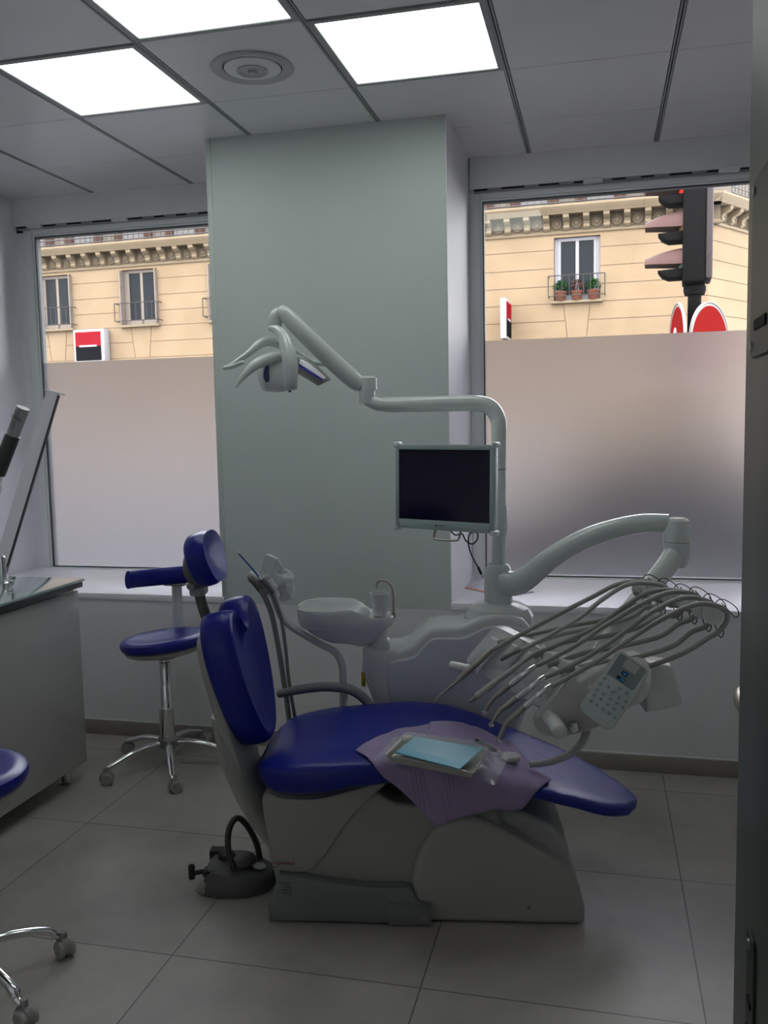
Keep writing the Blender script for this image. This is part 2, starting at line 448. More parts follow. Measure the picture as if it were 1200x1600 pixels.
# dust specks and scratches on the right film (inside face)
bm = bmesh.new()
for k in range(46):
    x = random.uniform(2.30, 3.40); z = random.choice([random.uniform(.80, 1.15), random.uniform(.80, 1.5)])
    s = random.choice([.0012, .0016, .0022]); L_ = random.choice([1, 1, 1, 4, 7])
    add_box(bm, (x, 1.7185, z), (x + s * L_, 1.7192, z + s))
sp_ = finish('film_specks', bm, P('speck_white', (0.8, 0.8, 0.8), 0.5)); struct(sp_)

# roller shutter boxes above the windows
def coffer(n, x0, x1, clips):
    f = struct(box('trim_coffer_%d' % n, (x0, 1.668, 2.690), (x1, 1.86, CH), M_coffer, bev=.003), 'white shutter box above the %s window' % ('left' if n == 1 else 'right'))
    Ctx.off = Vector((0, 0, 0))
    bm = bmesh.new()
    add_box(bm, (x0 + .02, 1.672, 2.684), (x1, 1.686, 2.692))
    add_box(bm, (x0 + .02, 1.690, 2.680), (x1, 1.702, 2.686))
    finish('shadow_slot', bm, M_dark, f)
    bm = bmesh.new()
    add_box(bm, (x0 + .02, 1.684, 2.672), (x1, 1.694, 2.684), .002, 1)
    x = x0 + .09
    while x < x1 - .1:
        add_box(bm, (x, 1.667, 2.680), (x + .07, 1.680, 2.6895), .002, 1)
        x += random.uniform(.12, .2)
    finish('slot_louvre', bm, M_grid, f)
    bm = bmesh.new()
    for c in clips: add_box(bm, (c, 1.655, 2.674), (c + .095, 1.69, 2.696), .006, 2)
    finish('clip', bm, M_coffer, f)
coffer(1, XL, .9954, (-.42, .115))
coffer(2, 2.105, XR, (2.66, 3.28))

# ceiling lights: frame + glowing diffuser
M_panel = emit('panel_glow', (0.92, 1.0, 0.955), PANEL)
for k, (i, j) in enumerate(LIGHTS):
    lab = ['bright square ceiling light panel at the left, nearest the left window', 'bright square ceiling light panel cut by the top edge, between the other two', 'bright square ceiling light panel in front of the right window'][k]
    t = thing('ceiling_light', lab, 'ceiling light', (i * .6 + .3, j * .6 + .3, CH))
    bm = bmesh.new(); x0, y0 = i * .6 + .0075, j * .6 + .0075; x1, y1 = x0 + .585, y0 + .585; w = .022
    for (a, b, c_, d) in ((x0, x1, y0, y0 + w), (x0, x1, y1 - w, y1), (x0, x0 + w, y0 + w, y1 - w), (x1 - w, x1, y0 + w, y1 - w)):
        add_box(bm, (a, c_, CH - .004), (b, d, CH + .03), .0015, 1)
    finish('frame', bm, M_grid, t)
    box('diffuser', (x0 + w, y0 + w, CH + .001), (x1 - w, y1 - w, CH + .008), M_panel, t)
# round air vent
t = thing('ceiling_vent', 'round white air diffuser in the ceiling tile between the lights', 'vent', (1.50, .31, CH))
m0 = Matrix.Translation((1.50, .31, CH)) @ Matrix.Rotation(PI, 4, 'X')
lathe('outer_ring', [(.150, 0), (.152, .004), (.145, .009), (.110, .004), (.108, -.012), (.150, -.012)], P('vent_grey', (0.50, 0.50, 0.50), .4), t, 48, m0)
lathe('inner_disc', [(0, -.004), (.104, -.004), (.104, .006), (.088, .010), (.060, .012), (0, .012)], P('vent_pale', (0.80, 0.80, 0.79), .35), t, 48, m0)
lathe('centre_ring', [(0, .010), (.056, .010), (.058, .017), (.048, .020), (.040, .014), (.018, .013), (.016, .022), (0, .022)], P('vent_grey', (0, 0, 0)), t, 40, m0)

# ================================================================== OUTSIDE
FA = math.radians(-2.0)
FO = Vector((2.085, 24.189, 0.0))
FM = Matrix.Translation(FO) @ Matrix.Rotation(FA, 4, 'Z')     # x along the facade, y into it, z up from the ground
def stone():
    m = P('facade_stone', (0.1944, 0.1382, 0.0850), 0.8, spec=.1); n = m.node_tree.nodes; l = m.node_tree.links; b = n['Principled BSDF']
    t = n.new('ShaderNodeTexCoord'); s = n.new('ShaderNodeSeparateXYZ'); l.new(t.outputs['Object'], s.inputs[0])
    z = n.new('ShaderNodeTexNoise'); z.inputs['Scale'].default_value = 1.1; z.inputs['Detail'].default_value = 6
    l.new(t.outputs['Object'], z.inputs['Vector'])
    r = n.new('ShaderNodeValToRGB'); r.color_ramp.elements[0].position = .3; r.color_ramp.elements[0].color = (0.1598, 0.1130, 0.0698, 1)
    r.color_ramp.elements[1].position = .7; r.color_ramp.elements[1].color = (0.1858, 0.1346, 0.0857, 1)
    l.new(z.outputs['Fac'], r.inputs[0])
    l.new(r.outputs[0], b.inputs['Base Color'])
    return m
M_stone = stone()
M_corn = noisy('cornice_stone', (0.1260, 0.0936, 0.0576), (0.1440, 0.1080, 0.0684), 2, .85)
M_rosb = noisy('recess_shade_stone', (0.0691, 0.0540, 0.0367), (0.0864, 0.0648, 0.0432), 4, .9)  # darker than the cornice: shade between the brackets is put into the colour
M_iron = P('wrought_iron', (0.0194, 0.0151, 0.0137), .6)
M_pane = P('dark_window_glass', (0.0130, 0.0151, 0.0173), .3, spec=.05)
M_wfr = P('white_window_frame', (0.1872, 0.1800, 0.1908), .5, spec=.1)
M_wfr2 = P('beige_window_frame', (0.1440, 0.1188, 0.1008), .5, spec=.1)
M_groove = P('stone_joint', (0.1296, 0.0907, 0.0562), .9)

CX1 = 3.58                          # the building's corner, x along the facade
WINS = [-17.62, -14.35, -11.10, -0.03]
bld = thing('apartment_building', 'long cream stone building across the street with bracketed cornice and iron guards', 'building', (0, 0, 0), frame=FM)
def facade(x0, x1, wins, m, name):
    """wall with real joints cut between courses, as boxes per course"""
    zs = [0.0, 3.93, 4.45, 4.96, 5.46, 5.97, 6.50, 7.07]
    bm = bmesh.new(); g = .026
    for a, b in zip(zs[:-1], zs[1:]):
        cuts = []
        if 4.96 <= a < 6.84:
            for w in wins: cuts.append((w - .66, w + .66))
        elif 3.93 <= a < 4.96:
            for w in wins: cuts.append((w - .66, w + .66))
        xs = [x0]
        for c0, c1 in sorted(cuts): xs += [c0, c1]
        xs.append(x1)
        for p, q in zip(xs[::2], xs[1::2]):
            if b > 6.6 and a < 6.84: pass
            add_box(bm, (p, 0, a + g), (q, .3, b), mat=m)
        for w in wins:
            if a == 6.50: add_box(bm, (w - .66, 0, 6.86), (w + .66, .3, b), mat=m)
    # tapered stones under the windows
    for w in wins:
        b2 = [(w - .370, 4.955), (w + .370, 4.955), (w + .260, 3.95), (w - .260, 3.95)]
        b3 = bmesh.new(); add_prism(b3, b2, 'y', -.004, .3); bmesh.ops.transform(b3, matrix=m, verts=b3.verts)
        me = bpy.data.meshes.new('t'); b3.to_mesh(me); b3.free(); bm.from_mesh(me)
        for s in (-1, 1):
            for za, zb in ((3.93 + g, 4.45), (4.45 + g, 4.96)):
                ea = .285 + (za - 3.95) * .11; eb = .285 + (zb - 3.95) * .11
                b2 = [(w + s * ea, za), (w + s * .66, za), (w + s * .66, zb), (w + s * eb, zb)]
                b3 = bmesh.new(); add_prism(b3, b2, 'y', 0, .3); bmesh.ops.transform(b3, matrix=m, verts=b3.verts)
                me = bpy.data.meshes.new('t'); b3.to_mesh(me); b3.free(); bm.from_mesh(me)
    finish(name, bm, M_stone, bld, smooth=0)
    box('joint_backing', (x0, .016, 0.1), (x1, .28, 5.0), M_groove, bld, m=m)
    bm = bmesh.new(); xs = [x0]
    for w in wins: xs += [w - .66, w + .66]
    xs.append(x1)
    for p, q in zip(xs[::2], xs[1::2]): add_box(bm, (p, .016, 5.0), (q, .28, 7.0), mat=m)
    finish('joint_backing', bm, M_groove, bld)
def cornice(x0, x1, m, r0, sp):
    m = m @ Matrix.Translation((0, 0, -.12))
    bm = bmesh.new()
    for prof in ([(.3, 7.07), (-.06, 7.07), (-.08, 7.12), (-.03, 7.16), (.3, 7.16)],
                 [(.3, 7.56), (-.42, 7.56), (-.46, 7.62), (-.50, 7.66), (-.54, 7.72), (-.56, 7.75), (-.56, 7.81), (-.3, 7.84), (.3, 7.84)]):
        b3 = bmesh.new(); add_prism(b3, prof, 'x', x0, x1); bmesh.ops.transform(b3, matrix=m, verts=b3.verts)
        me = bpy.data.meshes.new('t'); b3.to_mesh(me); b3.free(); bm.from_mesh(me)
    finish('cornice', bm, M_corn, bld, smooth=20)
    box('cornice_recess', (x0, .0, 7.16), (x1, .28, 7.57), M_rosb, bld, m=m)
    k0 = math.ceil((x0 - r0) / sp); k1 = math.floor((x1 - r0) / sp)
    return [r0 + k * sp for k in range(k0, k1 + 1)]
def brackets(xs, sp, m):
    bm = bmesh.new(); b_ros = bmesh.new(); m = m @ Matrix.Translation((0, 0, -.12))
    S = [(0, 7.16), (-.08, 7.16), (-.15, 7.22), (-.13, 7.30), (-.18, 7.37), (-.30, 7.41), (-.38, 7.47), (-.40, 7.56), (0, 7.56)]
    for x in xs:
        b3 = bmesh.new(); add_prism(b3, S, 'x', x + sp / 2 - .085, x + sp / 2 + .085)
        bmesh.ops.transform(b3, matrix=m, verts=b3.verts); me = bpy.data.meshes.new('t'); b3.to_mesh(me); b3.free(); bm.from_mesh(me)
        add_lathe(b_ros, [(0, 0), (.165, 0), (.165, .03), (.14, .05), (.12, .035), (.09, .04), (.06, .07), (0, .08)], 18, m @ Matrix.Translation((x, .002, 7.365)) @ Matrix.Rotation(PI / 2, 4, 'X'))
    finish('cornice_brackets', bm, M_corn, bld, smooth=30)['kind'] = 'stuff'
    finish('cornice_rosettes', b_ros, P('rosette_shade_stone', (0.0936, 0.0720, 0.0504), .9, spec=.1), bld, smooth=30)['kind'] = 'stuff'  # rosettes toned down, the shade of the recess is in their colour
Ctx.off = Vector((0, 0, 0))
I4 = Matrix()
SIDE = Matrix.Translation((CX1, 0, 0)) @ Matrix.Rotation(math.radians(90 - 34 + 2), 4, 'Z')
facade(-24, CX1, WINS, I4, 'stone_wall')
facade(0, 34, [], SIDE, 'side_wall')
xs = cornice(-24, CX1 + .3, I4, -.606, .5669)
brackets([x for x in xs if x < -11 or x > -3.6][:-1] , .5669, I4)
xs2 = cornice(-.3, 34, SIDE, .25, .60)
brackets([x for x in xs2 if 0 < x < 20], .60, SIDE)
# windows of the facade
def fwin(w, frm, shutters, guard_bars, pots=False):
    m = bmesh.new()
    z0, z1 = 5.0, 6.86
    for (a, b, c_, d) in ((w - .66, w - .56, z0, z1), (w + .56, w + .66, z0, z1), (w - .56, w + .56, z1 - .10, z1), (w - .05, w + .05, z0, z1 - .1), (w - .56, w - .47, z0, z1 - .1), (w + .47, w + .56, z0, z1 - .1), (w - .47, w + .47, z0, z0 + .22)):
        add_box(m, (a, .14, c_), (b, .22, d), .008, 1)
    f = finish('facade_window', m, frm, bld)
    box('window_glass', (w - .5, .17, z0 + .2), (w + .5, .18, z1 - .1), M_pane, f)
    box('window_reveal', (w - .66, .23, z0), (w + .66, .28, z1), P('dim_room', (0.0216, 0.0194, 0.0194), .9), f)
    if shutters:
        for s in (-1, 1):
            m = bmesh.new()
            add_box(m, (w + s * .655 - .02, -.16, z0 + .03), (w + s * .655 + .02, .14, z1 - .03), .004, 1)
            for k in range(3): add_box(m, (w + s * .655 - .028, -.12, z0 + .12 + k * .6), (w + s * .655 + .028, .10, z0 + .55 + k * .6), .004, 1)
            finish('folded_shutter', m, frm, f)
    box('stone_sill', (w - .74, -.16, 4.955), (w + .74, .2, 5.03), M_corn, f, bev=.01)
    m = bmesh.new(); y = -.30; x0, x1 = w - .80, w + .80; r = .014
    zt, zb = 5.73, 5.15
    def bar(p, q, r=r): add_tube(m, [p, q], r, 6, 1)
    for z in (zt, zb):
        bar((x0, y, z), (x1, y, z)); bar((x0, y, z), (x0, .0, z)); bar((x1, y, z), (x1, .0, z))
    bar((x0, y, zb), (x0, y, zt), .018); bar((x1, y, zb), (x1, y, zt), .018)
    for k in range(1, guard_bars): bar((x0 + (x1 - x0) * k / guard_bars, y, zb), (x0 + (x1 - x0) * k / guard_bars, y, zt), .008)
    finish('window_guard', m, M_iron, f)
for w, fr, sh in zip(WINS, (M_wfr2, M_wfr2, M_wfr2, M_wfr), (1, 1, 1, 0)): fwin(w, fr, sh, 8)
# upper storey behind the balcony and its railing
M_up = noisy('upper_storey_wall', (0.0720, 0.0590, 0.0475), (0.0864, 0.0706, 0.0576), 1, .85)
box('upper_storey', (-24, .9, 7.6), (CX1, 1.3, 11.5), M_up, bld)
box('upper_storey', (0, .9, 7.6), (34, 1.3, 11.5), M_up, bld, m=SIDE)
for k in range(14):
    x = -23.2 + k * 1.95
    if -11 < x < -4: continue
    uw = box('upper_window', (x, .84, 7.7), (x + .8, .92, 10.0), P('pale_curtain', (0.1080, 0.1044, 0.1044), .7, spec=.1), bld, bev=.01)
    for xx in (x - .32, x + .82): box('upper_shutter', (xx, .80, 7.7), (xx + .30, .88, 10.0), P('brown_shutter', (0.0432, 0.0216, 0.0166), .8, spec=.1), uw, bev=.01)
def railing(x0, x1, m0):
    bm = bmesh.new(); m = m0 @ Matrix.Translation((0, 0, -.30))
    for z in (8.04, 8.20, 8.60, 8.86): 
        b3 = bmesh.new(); add_tube(b3, [(x0, -.5, z), (x1, -.5, z)], .022, 5, 1); bmesh.ops.transform(b3, matrix=m, verts=b3.verts)
        me = bpy.data.meshes.new('t'); b3.to_mesh(me); b3.free(); bm.from_mesh(me)
    x = x0; i = 0
    b3 = bmesh.new()
    while x < x1:
        if -11 < x < -3.5 and m0 is I4: x += .2; continue
        add_tube(b3, [(x, -.5, 8.0), (x, -.5, 8.86)], .014, 4, 1)
        if i % 8 == 0:
            for s in (-1, 1):
                add_tube(b3, [(x + .1 + s * .1, -.5, 8.22), (x + .1, -.5, 8.4), (x + .1 - s * .1, -.5, 8.55), (x + .1, -.5, 8.7), (x + .1 + s * .1, -.5, 8.86)], .013, 4, 3)
        x += .2 if i % 8 else .2; i += 1
    bmesh.ops.transform(b3, matrix=m, verts=b3.verts); me = bpy.data.meshes.new('t'); b3.to_mesh(me); b3.free(); bm.from_mesh(me)
    o = finish('balcony_railing', bm, M_iron, bld)
railing(-22, CX1, I4); railing(.3, 9, SIDE)
# flower pots on the right window's sill
M_terra = P('terracotta', (0.0864, 0.0324, 0.0202), .8, spec=.1)
M_leaf = noisy('leaf_green', (0.0043, 0.0202, 0.0036), (0.0101, 0.0360, 0.0072), 6, .6, spec=.1)
M_leafr = noisy('leaf_red_green', (0.0216, 0.0158, 0.0072), (0.0720, 0.0216, 0.0216), 8, .6, spec=.1)
for k, (dx, lm, lab) in enumerate(((-.46, M_leaf, 'terracotta pot with dense green bush, leftmost on the far window sill'), (.0, M_leafr, 'terracotta pot with reddish flowering plant, middle of the far window sill'), (.47, M_leaf, 'terracotta pot with dense green bush, rightmost on the far window sill'))):
    x = WINS[3] + dx; y = -.08; Ctx.off = Vector((0, 0, 0))
    t = thing('flower_pot', lab, 'flower pot', (x, y, 5.03), 'flower pots on the far window sill', frame=FM)
    m = Matrix.Translation((x, y, 5.03))
    lathe('pot', [(.0, 0), (.12, 0), (.165, .22), (.18, .22), (.18, .27), (.15, .27), (.14, .24), (0, .24)], M_terra, t, 16, m)
    bm = bmesh.new(); rnd = random.Random(k)
    for q in range(150 if lm is M_leaf else 90):
        a = rnd.uniform(0, 2 * PI); e = rnd.uniform(-.3, 1.5); rr = rnd.uniform(.10, .21)
        c = Vector((x + rr * math.cos(a) * math.cos(e) * 1.1, y + rr * math.sin(a) * math.cos(e) * .7, 5.40 + rr * math.sin(e) * 1.1))
        s = rnd.uniform(.03, .055); d1 = Vector((rnd.uniform(-1, 1), rnd.uniform(-1, 1), rnd.uniform(-1, 1))).normalized(); d2 = d1.orthogonal().normalized()
        bm.faces.new([bm.verts.new(c + d1 * s), bm.verts.new(c + d2 * s * .6), bm.verts.new(c - d1 * s), bm.verts.new(c - d2 * s * .6)])
    for q in range(5): add_tube(bm, [(x, y, 5.25), (x + rnd.uniform(-.15, .15), y + rnd.uniform(-.06, .06), 5.5)], .008, 5, 1)
    finish('foliage', bm, lm, t, 0)
# bank signs: one flat on the facade, one projecting
M_swhite = P('sign_white', (0.2160, 0.2052, 0.2124), .5, spec=.1); M_sred = P('sign_red', (0.1440, 0.0058, 0.0101), .8, spec=.0); M_sblack = P('sign_black', (0.0029, 0.0029, 0.0043), .8, spec=.02)
t = thing('bank_sign', 'red and black square sign in white frame on the facade, frontal', 'sign', (-16.12, -.1, 3.8), 'signs on the cream building', frame=FM)
box('white_case', (-16.715, -.40, 3.80), (-15.54, -.06, 4.93), M_swhite, t, bev=.02)
box('red_field', (-16.635, -.412, 4.37), (-15.66, -.39, 4.845), M_sred, t)
box('black_field', (-16.635, -.412, 3.89), (-15.66, -.39, 4.37), M_sblack, t)
box('white_bar', (-16.49, -.418, 4.345), (-15.82, -.40, 4.405), M_swhite, t)
t = thing('bank_sign', 'red and black sign in white case standing out edge-on from the facade', 'sign', (-2.0, -.6, 3.9), 'signs on the cream building', frame=FM)
box('white_case', (-2.10, -1.25, 3.92), (-1.93, -.12, 5.06), M_swhite, t, bev=.02)
box('red_field', (-1.935, -1.17, 4.49), (-1.918, -.2, 4.98), M_sred, t)
box('black_field', (-1.935, -1.17, 4.0), (-1.918, -.2, 4.49), M_sblack, t)
box('white_bar', (-1.93, -1.0, 4.46), (-1.912, -.35, 4.52), M_swhite, t)
box('wall_bracket', (-2.05, -.13, 4.3), (-1.97, .0, 4.6), M_iron, t)
# street and pavement
Ctx.off = Vector((0, 0, 0))
struct(box('street_ground', (-40, 1.95, -.25), (45, 24.6, -.15), noisy('asphalt', (0.0173, 0.0173, 0.0202), (0.0216, 0.0216, 0.0245), 3, .8)))
struct(box('street_pavement', (-20, 1.95, -.15), (25, 5.4, -.04), noisy('pavement', (0.0288, 0.0288, 0.0310), (0.0374, 0.0367, 0.0382), 2, .8)))
# dark car parked at the kerb, behind the frosted film of the right window
CM = Matrix.Translation((3.3, 6.5, -.15))
Ctx.off = Vector((0, 0, 0))
car = thing('parked_car', 'dark car parked at the kerb, a blurred shadow behind the right frosted film', 'car', (0, 0, 0), frame=CM)
side = [(-2.1, .35), (-2.12, .62), (-2.0, .80), (-1.15, .92), (-.55, 1.38), (.75, 1.42), (1.45, 1.0), (2.0, .93), (2.1, .70), (2.08, .35)]
prism('car_body', side, 'y', -.85, .85, P('car_paint_dark', (0.0072, 0.0072, 0.0101), .4, spec=.2), car, bev=.12, seg=4, smooth=60)
for sy in (-1, 1):
    prism('side_window', [(-1.0, .95), (-.5, 1.32), (.68, 1.35), (1.28, 1.0)], 'y', sy * .842, sy * .858, P('car_glass', (0.0072, 0.0086, 0.0101), .15, spec=.3), car)
    for sx in (-1.3, 1.3):
        lathe('wheel', [(0, -.1), (.20, -.1), (.31, -.085), (.32, 0), (.31, .085), (.20, .1), (0, .1)], P('tyre_rubber', (0.0086, 0.0086, 0.0086), .8, spec=.1), car, 28, Matrix.Translation((sx, sy * .78, .32)) @ Matrix.Rotation(PI / 2, 4, 'X'))
# traffic light with hoods, on its pole, and two round signs
TL = Matrix.Translation((3.465, 4.66, 0)) @ Matrix.Rotation(math.radians(-4), 4, 'Z')
t = thing('traffic_light', 'black traffic light seen from the side with brown hoods, beyond right window', 'traffic light', (0, 0, -.04), frame=TL)
M_tl = P('signal_black', (0.0045, 0.0043, 0.0045), .7, spec=.03); M_hood = P('signal_hood', (0.0612, 0.0346, 0.0310), .7, spec=.1); M_tls = P('signal_side', (0.0324, 0.0259, 0.0274), .6, spec=.1)
tube('pole', [(0.0, 0, -.04), (0, 0, 2.60)], .052, M_tl, t, 20, 1)
lathe('pole_cap', [(0, 2.50), (.075, 2.50), (.085, 2.53), (.085, 2.565), (.06, 2.60), (0, 2.60)], M_tl, t, 24)
box('housing', (-.095, -.16, 2.575), (.085, .16, 3.52), M_tl, t, bev=.03, seg=3)
box('backboard', (.075, -.172, 2.60), (.125, .172, 3.50), M_tls, t, bev=.02)
for k, z in enumerate((2.745, 3.03, 3.315)):
    bm = bmesh.new(); rings = []
    for q in range(9):
        f = q / 8; x = -.09 - .29 * f; a1 = math.radians(190 - 70 * f * f)      # upper arc, shorter towards the tip
        ring = []
        for (rr) in (.125 - .02 * f, .118 - .02 * f):
            pts = [Vector((x, rr * math.cos(math.radians(90) + s * a1 / 2), z + rr * math.sin(math.radians(90) + s * a1 / 2) - .05 * f * f)) for s in [i / 8 - 1 for i in range(17)]]
            ring += pts if rr > .11 - .02 * f + .006 else pts[::-1]
        rings.append(ring)
    add_loft(bm, rings, cap=False)
    hd = finish('hood', bm, M_hood, t, 40)
    lathe('lens', [(0, 0), (.105, 0), (.10, .015), (.06, .03), (0, .035)], (P('lens_green', (0.0043, 0.0302, 0.0173), .3), P('lens_amber', (0.0691, 0.0302, 0.0043), .3), emit('lens_red_lit', (1, .05, .04), 1.2))[k], t, 24,
          Matrix.Translation((-.09, 0, z)) @ Matrix.Rotation(-PI / 2, 4, 'Y'))
    prism('visor_bottom', [(-.09, z - .115), (-.09, z - .04), (-.28, z - .05), (-.25, z - .09), (-.20, z - .115)], 'y', -.10, .10, M_tl, t, bev=.01)
def rsign(name, lab, cx, cy, cz, ang, kind):
    M = TL @ Matrix.Translation((cx, cy, cz)) @ Matrix.Rotation(math.radians(ang), 4, 'Z')
    Ctx.off = Vector((0, 0, 0))
    t = thing(name, lab, 'traffic sign', (0, 0, 0), 'round signs on the traffic light pole', frame=M)
    F = Matrix.Rotation(PI / 2, 4, 'X')   # lathe z -> -y (the face)
    lathe('sign_plate', [(0, -.012), (.315, -.012), (.325, -.008), (.325, .012), (.317, .014), (.310, .006), (0, .006)], P('sign_rim', (0.1440, 0.1332, 0.1260), .5, spec=.1), t, 56, F)
    lathe('red_disc', [(0, .005), (.292, .005), (.292, .008), (0, .008)], P('sign_red_face', (0.105, 0.0065, 0.006), .9, spec=.0), t, 56, F)
    if kind == 0:
        box('white_bar', (-.22, -.0115, -.05), (.22, -.0075, .05), M_swhite, t, bev=.002)
    else:
        prism('white_symbol', smooth2([(-.17, -.22), (-.155, .02), (-.10, .12), (-.02, .13), (.03, .04), (.0, -.02), (.08, -.10), (.06, -.22)], 4), 'y', -.0115, -.0075, M_swhite, t)
    box('clamp', (-.03, .012, -.12), (.03, .05, .12), M_greyp, t)
rsign('round_road_sign', 'plain red round road sign facing right on the traffic light pole', .115, -.02, 2.115, 61, 0)
rsign('round_road_sign', 'red round road sign with white figure facing left on the pole', -.125, -.02, 2.12, -80, 1)

# ================================================================== THE DENTAL CHAIR AND UNIT
# chair frame: x from head to feet, y away from the camera, z up
CF = Matrix.Translation((1.7157, -.2100, 0)) @ Matrix.Rotation(math.radians(9.5), 4, 'Z')
chair = thing('dental_chair', 'blue padded dental patient chair with grey white base, in the middle of the room', 'dental chair', (.45, 0, 0), frame=CF)
# --- base: rear body, front cover, grey step plate
body = smooth2([(-.012, .395), (.10, .385), (.20, .395), (.33, .405), (.40, .372), (.58, .365), (.68, .36), (.72, .30), (.70, .10), (.45, .06), (.06, .06), (.018, .10), (.008, .18), (-.008, .28)], 4)
prism('base_body', body, 'y', -.195, .195, M_shell, chair, bev=.035, seg=4, smooth=50)
cover = [(.448, .004), (.955, .004), (.968, .012), (.970, .05), (0.9506, 0.1282), (0.9220, 0.1661), (0.8685, 0.2137), (0.7864, 0.2628), (0.7022, 0.3119), (0.6352, 0.3452), (0.5850, 0.3426), (0.5383, 0.3177), (0.5108, 0.2931), (0.4749, 0.2417), (0.4545, 0.1863), (0.4418, 0.1287), (.452, .09)]
o = prism('base_cover', cover, 'y', -.222, .222, M_shell2, chair, bev=.022, seg=4, smooth=50)
sw = smooth2([(-.012, .395), (.06, .385), (.17, .388), (.30, .425), (.37, .44), (.33, .40), (.27, .34), (.215, .265), (.165, .19), (.11, .15), (.03, .155), (.010, .165), (.0, .25)], 4)
prism('upper_swoosh', sw, 'y', -.207, .207, M_shell, chair, bev=.014, seg=4, smooth=50)
box('seat_support', (.30, -.12, .34), (.80, .16, .44), P('support_shade', (.05, .05, .05), .6), chair, bev=.01)  # dark block; shade under the seat is put into its colour
lf = [(0.6372, 0.3393), (0.6945, 0.3483), (0.7946, 0.3248), (0.8788, 0.2848), (0.9218, 0.2297), (0.9492, 0.1162), (0.9611, 0.0581), (0.7540, 0.0959), (0.6357, 0.1983)]
prism('lift_fender', lf, 'y', -.15, .20, P('fender_plastic', (.40, .41, .39), .4), chair, bev=.02, seg=3, smooth=50)
st = [(.0, .004), (.0, .05), (.018, .11), (.035, .150), (.10, .146), (.17, .134), (.30, .119), (.42, .120), (.445, .112), (.452, .090), (.468, .075), (.503, .068), (.503, .004)]
sp1 = prism('step_plate', st, 'y', -.238, .238, M_step, chair, bev=.010, seg=3, smooth=50)
bm = bmesh.new(); add_prism(bm, [(.37, .0045), (.37, .075), (.503, .070), (.503, .0045)], 'y', -.2445, -.236, .004, 2)
finish('step_clip', bm, M_step, sp1)
bm = bmesh.new(); add_lathe(bm, [(0, 0), (.007, 0), (.006, .003), (0, .0035)], 16, axis_m((.80, -.2215, .058), (.80, -.30, .058))); add_lathe(bm, [(0, 0), (.012, 0), (.012, .002), (0, .002)], 16, axis_m((.482, -.2435, .03), (.482, -.30, .03)))
finish('cap_screw', bm, M_greyp, chair)
TX = Matrix(((1, 0, 0, 0), (0, 0, -1, 0), (0, 1, 0, 0), (0, 0, 0, 1)))   # text standing upright, facing -y
lg = text('logo_lettering', 'miglionico', .0175, Matrix.Translation((.045, -.2085, .180)) @ TX, P('logo_red', (.30, .03, .03), .5), chair)
lg['label'] = 'red lettering'
box('printed_dash', (.012, -.2085, .1655), (.024, -.2072, .1675), P('print_dark', (.06, .065, .07), .6), chair)
bm = bmesh.new()
for k in range(5): add_box(bm, (.035 + .008 * (k % 3), -.2390, .130 - .008 * k), (.075 - .004 * (k % 2), -.2378, .1325 - .008 * k))
for (a, b, c_, d) in ((.050, .074, .092, .0935), (.050, .074, .108, .1095), (.050, .0515, .092, .1095), (.0725, .074, .092, .1095)): add_box(bm, (a, -.2390, c_), (b, -.2378, d))
finish('printed_marks', bm, P('print_dark', (.06, .065, .07), .6), sp1)
# --- seat with leg rest, one long cushion
def prof(x, tab):
    for (a, va), (b, vb) in zip(tab[:-1], tab[1:]):
        if a <= x <= b:
            t = (x - a) / (b - a); t = t * t * (3 - 2 * t) * .5 + t * .5
            return va + (vb - va) * t
    return tab[0][1] if x < tab[0][0] else tab[-1][1]
YC = .03
TOPT = [(-.055, .450), (-.03, .475), (.0, .494), (.06, .508), (.15, .522), (.28, .532), (.42, .540), (.55, .530), (.65, .500), (.75, .463), (.85, .428), (.95, .394), (1.05, .352), (1.12, .325), (1.17, .305)]
BOTT = [(-.055, .445), (-.03, .418), (.0, .402), (.04, .392), (.15, .396), (.30, .428), (.42, .445), (.52, .443), (.62, .430), (.75, .405), (.85, .378), (.95, .342), (1.05, .300), (1.12, .277), (1.17, .280)]
WID = [(-.055, .11), (-.035, .19), (.0, .245), (.04, .272), (.10, .288), (.20, .298), (.45, .302), (.65, .290), (.78, .266), (.88, .240), (.98, .212), (1.06, .172), (1.12, .115), (1.155, .06), (1.17, .015)]
def seat_top(x, y):
    y -= YC
    w = prof(x, WID); e = min(1.0, abs(y) / max(w, .01))
    zt, zb = prof(x, TOPT), prof(x, BOTT); h = (zt - zb)
    return zt - .012 * (1 - min(1, abs(y) / .16)) * (1 if x < .5 else .3) - h * .5 * (1 - (1 - e ** 7) ** (1 / 7))
rings = []; N = 44
xs_ = [-.055, -.05, -.04, -.03, -.02, -.005, .01, .03, .06, .10, .15, .2, .26, .32, .38, .44, .5, .55, .6, .65, .7, .75, .8, .85, .9, .95, 1.0, 1.04, 1.07, 1.10, 1.125, 1.145, 1.158, 1.166, 1.17]
for x in xs_:
    w, zt, zb = prof(x, WID), prof(x, TOPT), prof(x, BOTT); cz = (zt + zb) / 2; h = (zt - zb) / 2
    ring = []
    for k in range(N):
        a = 2 * PI * k / N; c_, s_ = math.cos(a), math.sin(a); e = 2 / 6.5 if s_ > 0 else 2 / 4.0
        y = w * (abs(c_) ** e) * (1 if c_ > 0 else -1)
        z = cz + h * (abs(s_) ** (2 / 5.0 if s_ > 0 else 2 / 3.2)) * (1 if s_ > 0 else -1)
        if s_ > 0: z -= .012 * (1 - min(1, abs(y) / .16)) * (1 if x < .5 else .3) * min(1, s_ * 2)
        ring.append((x, y + YC, z))
    rings.append(ring)
bm = bmesh.new(); add_loft(bm, rings); finish('seat_cushion', bm, M_blue, chair, 60)
